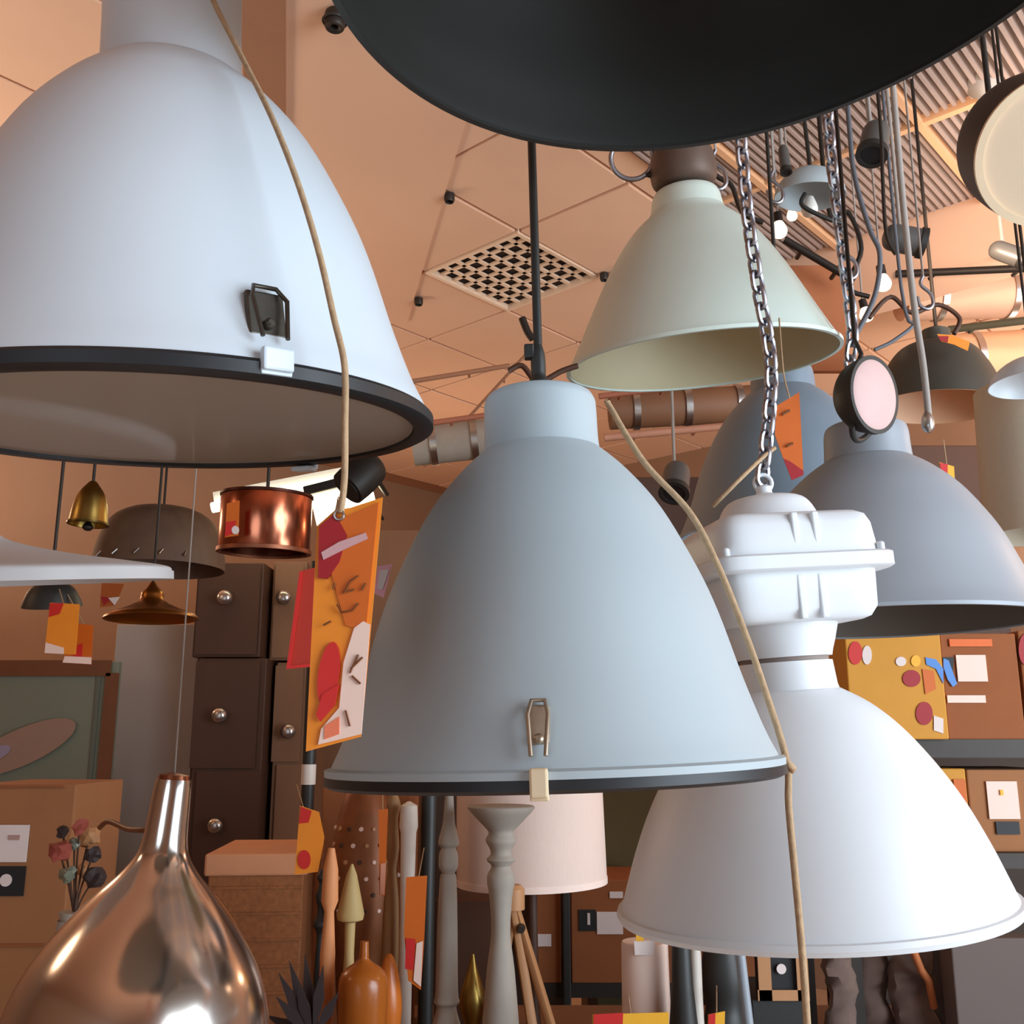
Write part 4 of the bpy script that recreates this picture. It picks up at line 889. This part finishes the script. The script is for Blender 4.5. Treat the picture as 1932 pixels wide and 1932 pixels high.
for i, (x0, x1, lab) in enumerate([(1556, 1612, 'grey-brown bark slab left of the bundle under white pendant'), (1612, 1680, 'middle bark slab with pale edge under white pendant'), (1680, 1760, 'right bark slab with an orange splinter under white pendant'), (1752, 1806, 'dark bark slab next to grey-brown board')]):
    Y = 2.9 + .05 * (i % 2); a, b = P(x0, 1860, Y), P(x1, 1860, Y); z1 = P(x0, 1740 + 14 * (i % 3), Y).z
    M = Matrix.Translation(((a.x + b.x) / 2, Y, TABLE)); bm = bmesh.new(); w = b.x - a.x; N_ = 22; rows = []; off = 0; ww = w * .48; dd = .032; ph = random.uniform(0, 6)
    for j in range(N_ + 1):
        hz = (z1 - TABLE) * j / N_; off = .007 * math.sin(ph + j * .55) + random.uniform(-.002, .002); ww = w * (.48 + .04 * math.sin(ph * 2 + j * .8) + random.uniform(-.015, .015)); dd = .032 + .008 * math.sin(ph + j)
        rows.append([bm.verts.new((off + ww * math.cos(q) + random.uniform(-.005, .005), dd * math.sin(q) + random.uniform(-.008, .008), hz)) for q in [2 * PI * e / 10 for e in range(10)]])
    for A, B in zip(rows, rows[1:]):
        for e in range(10): bm.faces.new((A[e], A[(e + 1) % 10], B[(e + 1) % 10], B[e]))
    bm.faces.new(rows[0][::-1]); bm.faces.new(rows[-1])
    o = mesh_obj('bark_slab', bm, M_BARK, None, 50); o.matrix_world = M; tag(o, lab, 'bark', 'bark slabs in a bundle')
t_ = tube('wood_splinter', [P(1722, 1790, 2.82), P(1738, 1830, 2.82), P(1752, 1850, 2.83), P(1762, 1900, 2.86)], .01, mat('raw orange wood', (206, 122, 72), .7)); tag(t_, 'orange wood splinter in front of the bark slabs', 'wood splinter')
front_box('board', 1800, 1770, 2060, 1932, 2.75, .08, M_CARPETG, 'grey-brown board in the lower right corner', 'board', to_floor=TABLE)

# ================================================================== BACKGROUND, RIGHT
_, zs, zs2 = rack_shelf('dark metal shelf rack carrying printed cartons at right', 1570, 2200, 1395, 2.9, .5, z0=TABLE, lower=1610)
t, M, w, h = front_box('carton', 1780, 1195, 1925, 1380, 2.9, .35, M_CARD2, 'orange-brown carton with blue swoosh and white label at right', 'carton', to_floor=zs)
decal(t, M, 'white_label', 1804, 1236, 1860, 1286, 2.9, M_PINKW); decal(t, M, 'text_line', 1786, 1312, 1858, 1326, 2.9, M_PINKW); decal(t, M, 'print_band', 1790, 1206, 1870, 1220, 2.9, mat('orange print', (220, 100, 24), .6))
card('black_print', [(1768 + 10, 1240), (1800, 1240), (1798, 1270), (1786, 1274)], 2.896, M_BLACKP, t, M); card('blue_swoosh', [(1746 + 34, 1242), (1790, 1246), (1806, 1290), (1798, 1296), (1788, 1282), (1780, 1258)], 2.894, M_BLUEP, t, M)
t, M, w, h = front_box('carton', 1600, 1188, 1782, 1395, 2.88, .35, M_CARD3, 'yellow printed carton with red dots beside the white industrial pendant', 'carton', to_floor=zs)
for i, (x, y, rx, ry, mm) in enumerate([(1614, 1232, 13, 22, M_RED), (1720, 1280, 17, 16, M_DRED), (1744, 1346, 16, 22, M_DRED), (1700, 1248, 10, 9, M_LABEL), (1728, 1247, 9, 11, M_YELLOW), (1636, 1236, 9, 18, M_LABEL)]):
    card('printed_dot', ellipse(x, y, rx, ry), 2.877, mm, t, M)
card('blue_print', [(1746, 1240), (1766, 1244), (1780, 1262), (1780, 1290), (1766, 1262), (1748, 1254)], 2.877, M_BLUEP, t, M); card('white_print', [(1762, 1350), (1780, 1356), (1780, 1384), (1762, 1378)], 2.877, M_LABEL, t, M)
card('orange_print', [(1740, 1262), (1762, 1266), (1766, 1300), (1746, 1310)], 2.877, M_DORANGE, t, M)
t, M, w, h = front_box('carton', 1930, 1190, 2060, 1380, 2.9, .35, M_CARD2, 'brown carton with dark red print at the right edge', 'carton', to_floor=zs)
card('red_print', ellipse(1936, 1225, 14, 30), 2.896, M_DRED, t, M)
t, M, w, h = front_box('carton', 1830, 1452, 2010, 1600, 2.93, .35, M_CARD, 'brown carton with white label and black print on lower shelf', 'carton', to_floor=zs2)
decal(t, M, 'white_label', 1862, 1474, 1920, 1545, 2.93, M_PINKW); decal(t, M, 'black_print', 1878, 1550, 1922, 1574, 2.93, M_BLACKP); decal(t, M, 'small_print', 1884, 1490, 1890, 1500, 2.93, M_YELLOW, .008)
t, M, w, h = front_box('carton', 1690, 1450, 1828, 1600, 2.93, .35, M_CARD3, 'yellow carton mostly hidden behind the white industrial pendant', 'carton', to_floor=zs2)
decal(t, M, 'print', 1800, 1470, 1822, 1530, 2.93, M_DORANGE)
front_box('backboard', 1640, 1385, 2300, 1800, 3.86, .05, mat('dark rack back', (62, 50, 42), .8), 'dark board behind the labelled cartons at right', 'board', to_floor=0)
# beige shade and white lamp at right edge
b, s, M = hang('pendant_lamp', 1985, 1010, 2.5, [(118, 0), (110, 290), (60, 296), (8, 300)], M_BEIGE, 'tall beige fabric shade cut by the right edge', thick=.003)
b, s, M = hang('pendant_lamp', 1960, 725, 2.2, fine([(88, 0), (76, 24), (50, 44), (20, 52), (6, 54)], 3), M_WHITE, 'small white dome pendant at the right edge above beige shade', thick=.002)
# grey cord in front of the dark dome
t_ = thing('pull_cord', 'pale grey hanging cord in front of the dark olive cone', 'cord', Matrix.Translation(P(1750, 790, 2.0))); PMc = Matrix.Translation(P(1750, 790, 2.0))
tube('cord', spline([P(1752, 785, 2.0), P(1742, 690, 2.0), P(1728, 600, 2.0), P(1716, 500, 2.0), P(1700, 340, 2.0), P(1680, 100, 2.0), P(1672, -40, 2.0)], 6), .0075, mat('grey cable', (158, 150, 144), .6), t_, 8, PM=PMc)
lathe('end_weight', fine([(.004, -.03), (.012, -.02), (.012, .0), (.006, .014)], 3), M_STEEL, t_, 16, False)
price_tag('small red and orange tag on the dark olive cone', [(1768, 630), (1796, 632), (1830, 645), (1826, 662), (1800, 650), (1776, 644)], 2.75, [('red_print', [(1770, 634), (1790, 634), (1788, 646), (1774, 642)], M_DRED)], M_ORANGE)
price_tag('small red and yellow tag on the slope behind grey pendant at right', [(1772, 872), (1800, 880), (1802, 912), (1776, 896)], 2.2, [('red_print', [(1773, 873), (1788, 876), (1788, 900), (1776, 894)], M_RED)], M_YELLOW, string=[(1786, 876, 0), (1780, 830, .1)])
# hanging rails
def rail(label, a, b, r, m, drops=2, fit=()):
    MF = Matrix.Translation((a + b) / 2); t = thing('ceiling_rail', label, 'rail', MF, 'rails hung from the ceiling')
    tube('bar', [a, b], r, m, t, 8, PM=MF)
    for k in range(drops):
        p = a.lerp(b, (k + .5) / drops); tube('bracket', [p, p + Vector((0, .06, 0))], r * .6, m, t, 6, PM=MF)
    return t
rail('dark upper rail in front of the lit bulkhead at right', P(1690, 517, 3.9), P(2010, 503, 3.6), .016, M_IRON)
rail('dark green lower rail above the dark olive cone', P(1790, 622, 3.9), P(2010, 596, 3.6), .016, mat('dark green rail', (78, 74, 58), .6))
rail('dark rail sloping behind the cream shade', P(1480, 452, 3.2), P(1612, 530, 3.2), .014, M_IRON)
rail('pinkish wooden rail left of the cream shade', P(800, 800, 3.9), P(1000, 772, 3.9), .012, mat('pink brown rail', (170, 104, 78), .6))
rail('salmon rail under the cream shade', P(1130, 748, 3.7), P(1290, 728, 3.7), .012, mat('pink brown rail', (170, 104, 78), .6))
rail('salmon lower rail before the slate-blue dome', P(1140, 826, 3.4), P(1370, 804, 3.4), .014, mat('salmon rail', (196, 138, 110), .6))
rail('long brown rail behind the neck of the grey dome', P(640, 742, 4.3), P(960, 690, 4.6), .012, M_STRIP)
rail('thin dark wire rail crossing near the louvre', P(800, 880, 4.8), P(1000, 660, 4.8), .008, M_STRIP)
# rolled rugs / pipes on the high rack
for (x0, y0, x1, y1, Y, r, lab, mm) in [(1150, 776, 1440, 760, 4.4, .085, 'grey-brown ventilation duct behind the cream shade', M_MWOOD), (780, 842, 1010, 818, 4.4, .09, 'taupe ventilation duct left of the grey neck', M_GREYWOOD), (1700, 560, 2100, 548, 4.6, .12, 'peach ventilation duct between the two rails at right', M_CEIL), (1780, 680, 2100, 660, 4.4, .12, 'tan ventilation duct below the green rail at right', M_STRIPL)]:
    a, b = P(x0, y0, Y), P(x1, y1, Y); t = thing('air_duct', lab, 'duct', Matrix.Translation((a + b) / 2)); MF = Matrix.Translation((a + b) / 2)
    tube('pipe', [a, b], r, mm, t, 24, PM=MF)
    for k in range(3):
        p = a.lerp(b, (k + .5) / 3); d = (b - a).normalized(); tube('clamp_ring', [p - d * .015, p + d * .015], r + .008, M_STEEL, t, 24, PM=MF)
        tube('bracket', [p + Vector((0, r * .9, 0)), p + Vector((0, r + .05, 0))], .01, M_IRON, t, 6, PM=MF)
# bulbs and small spots in the tangle
M_CABLE = mat('grey cable', (158, 150, 144), .6)
def canopy(t, PM, x, y, r=.05):
    bm = lathe_bm([(r, 0), (r * .96, -.02), (r * .5, -.05), (.012, -.06)], 24, False); bmesh.ops.recalc_face_normals(bm, faces=list(bm.faces))
    bmesh.ops.translate(bm, verts=list(bm.verts), vec=(x, y, CEIL - .03)); world_part(mesh_obj('ceiling_cup', bm, M_CABLE, None, 40), t, PM)
def small_bulb(x, y, Y, label, r=15):
    s = S(x, y, Y); M = axis_matrix(P(x, y, Y), (random.uniform(-.3, .3), 0, -1)); t = thing('light_bulb', label, 'light bulb', M)
    lathe('bulb', fine([(.5 * r * s, -r * s), (.8 * r * s, -.4 * r * s), (r * s, .3 * r * s), (.7 * r * s, r * s), (.1 * r * s, 1.25 * r * s)], 3), M_BULB, t, 20, False)
    lathe('socket', [(.55 * r * s, -2.2 * r * s), (.6 * r * s, -.9 * r * s)], M_IRON, t, 16, False)
    tp = M @ Vector((0, 0, -2.2 * r * s)); tube('cord', [tp, Vector((tp.x, tp.y, CEIL))], .003, M_CABLE, t, 6, PM=M); canopy(t, M, tp.x, tp.y)
small_bulb(1470, 432, 2.7, 'white bulb right of the cream shade top')
small_bulb(1666, 532, 2.8, 'brightest white bulb below the black track spot')
small_bulb(1634, 592, 3.05, 'white bulb just left of the second chain', 13)
small_bulb(1494, 405, 2.9, 'small dim bulb under the tiny grey dome', 10)
def track_spot(x, y, Y, n, label, r=26, l=70):
    s = S(x, y, Y); M = axis_matrix(P(x, y, Y), n); t = thing('spotlight', label, 'spotlight', M)
    lathe('housing', fine([(r * s, -l * .5 * s), (r * s, l * .2 * s), (r * .8 * s, l * .45 * s), (r * .3 * s, l * .55 * s)], 3), mat('dark slate housing', (88, 86, 84), .4), t, 24, False)
    lathe('front_ring', [(r * .8 * s, -l * .56 * s), (r * 1.12 * s, -l * .56 * s), (r * 1.12 * s, -l * .4 * s), (r * .8 * s, -l * .4 * s)], M_BLACK, t, 24)
    lathe('lens', [(r * .8 * s, -l * .5 * s), (r * .8 * s, -l * .53 * s)], M_RUBBER, t, 20, False)
    p = P(x, y, Y); tube('stem', [p, p + Vector((0, .02, .05)), Vector((p.x, p.y + .02, CEIL))], .0055, M_CABLE, t, 6, PM=M); canopy(t, M, p.x, p.y + .02, .06)
track_spot(1705, 452, 2.6, (-.9, .1, .25), 'black track spot pointing right before the lit bulkhead')
d = bpy.data.lights.new('track_spot_beam', 'SPOT'); d.energy = 75; d.color = (1.0, .74, .54); d.spot_size = math.radians(95); d.spot_blend = .8; d.shadow_soft_size = .04
o = bpy.data.objects.new('track_spot_beam', d); COL.objects.link(o); o.location = P(1705, 452, 2.6) + Vector((.10, -.02, -.03)); o.rotation_euler = (uv(DECK_U, .55, 3.45) - o.location).to_track_quat('-Z', 'Z').to_euler()
track_spot(1650, 265, 2.4, (.3, .3, .9), 'dark brown track spot high against the slatted deck', 26, 80)
track_spot(1275, 905, 3.2, (.2, .5, .8), 'black spot in shadow right of the grey dome shoulder', 26, 70)
track_spot(1900, 478, 3.0, (-.7, .3, .5), 'small dark spot near right edge under the bulkhead', 18, 60)
track_spot(1480, 300, 2.2, (0, .2, 1), 'thin black spot stem head above the tiny grey dome', 10, 60)
for i, (x, y, Y, lab) in enumerate([(1352, 330, 2.0, 'steel hook with blue sheen right of the brown pulley block'), (1462, 360, 2.4, 'steel hook left of the tiny grey dome'), (1600, 500, 2.2, 'steel hook beside the second chain midway down'), (1745, 560, 2.5, 'steel hook near the pale grey pull cord')]):
    p = P(x, y, Y); M = Matrix.Translation(p); t = thing('steel_hook', lab, 'hook', M)
    tube('hook', spline([(-.02, 0, 0), (-.015, 0, -.025), (.005, 0, -.035), (.02, 0, -.02), (.015, 0, .01), (-.008, 0, .035), (0, 0, .06)], 5), .005, M_CHAIN, t)
    tube('wire', [p + Vector((0, 0, .058)), Vector((p.x, p.y, CEIL))], .003, M_CABLE, t, 6, PM=M)
front_box('hanging_sign', 1490, 500, 1596, 700, 3.3, .03, mat('rust brown board', (176, 106, 66), .8), 'rust-brown hanging board behind right side of the cream shade', 'board')
# loose cables in the tangle
for i, (pts, Y, r, lab) in enumerate([
    ([(1330, 290), (1350, 330), (1380, 350), (1400, 400), (1440, 420)], 2.2, .006, 'brass-brown cable loop beside the cream shade top'),
    ([(1600, 210), (1612, 330), (1640, 430), (1660, 480), (1650, 560), (1610, 640)], 2.1, .006, 'dark cable hanging left of the black track spot'),
    ([(1660, 220), (1665, 330), (1672, 440), (1690, 480)], 2.3, .005, 'thick dark cable on the slatted deck'),
    ([(1640, 600), (1680, 560), (1720, 590), (1770, 575), (1810, 600), (1800, 630)], 2.8, .007, 'sagging dark cable above the dark olive cone'),
    ([(1560, 380), (1600, 400), (1625, 470), (1600, 540), (1640, 560)], 2.6, .007, 'slate-blue cable behind the second chain'),
    ([(1700, 540), (1730, 600), (1690, 640), (1650, 660)], 2.5, .005, 'brown cable drooping to the dark olive cone'),
    ([(985, 600), (995, 625), (1005, 640)], 3.0, .012, 'short black cable stub behind the black cord'),
    ([(960, 700), (985, 690), (1015, 720), (1060, 700), (1090, 690)], 1.6, .005, 'brown cable behind the grip of the grey dome')]):
    P3 = [P(x, y, Y) for x, y in pts]
    P3 = [Vector((P3[0].x, P3[0].y, CEIL))] + P3 if i not in (3, 6, 7) else P3
    o = tube('cable', spline(P3, 6), r, [M_IRON, mat('slate cable', (96, 100, 108), .5), M_IRON, M_DWOOD][i % 4]); tag(o, lab, 'cable', 'loose cables among the lamps')
# big storage blocks at the back that close the view between the lamps
front_box('storage_cabinet', 585, 1000, 960, 1700, 5.2, .5, M_MWOOD, 'mid-brown storage cabinet far behind the grey dome', 'cabinet', to_floor=0)
front_box('storage_cabinet', 1100, 900, 1500, 1700, 5.4, .5, M_DWOOD, 'dark storage cabinet far behind the white gear housing', 'cabinet', to_floor=0)
front_box('storage_cabinet', 1560, 840, 1900, 1400, 4.6, .4, M_DWOOD, 'dark brown cabinet behind the grey pendant at right', 'cabinet', to_floor=0)
for o in list(bpy.data.objects):
    for k_ in ('w', 'h'):
        if k_ in o: del o[k_]
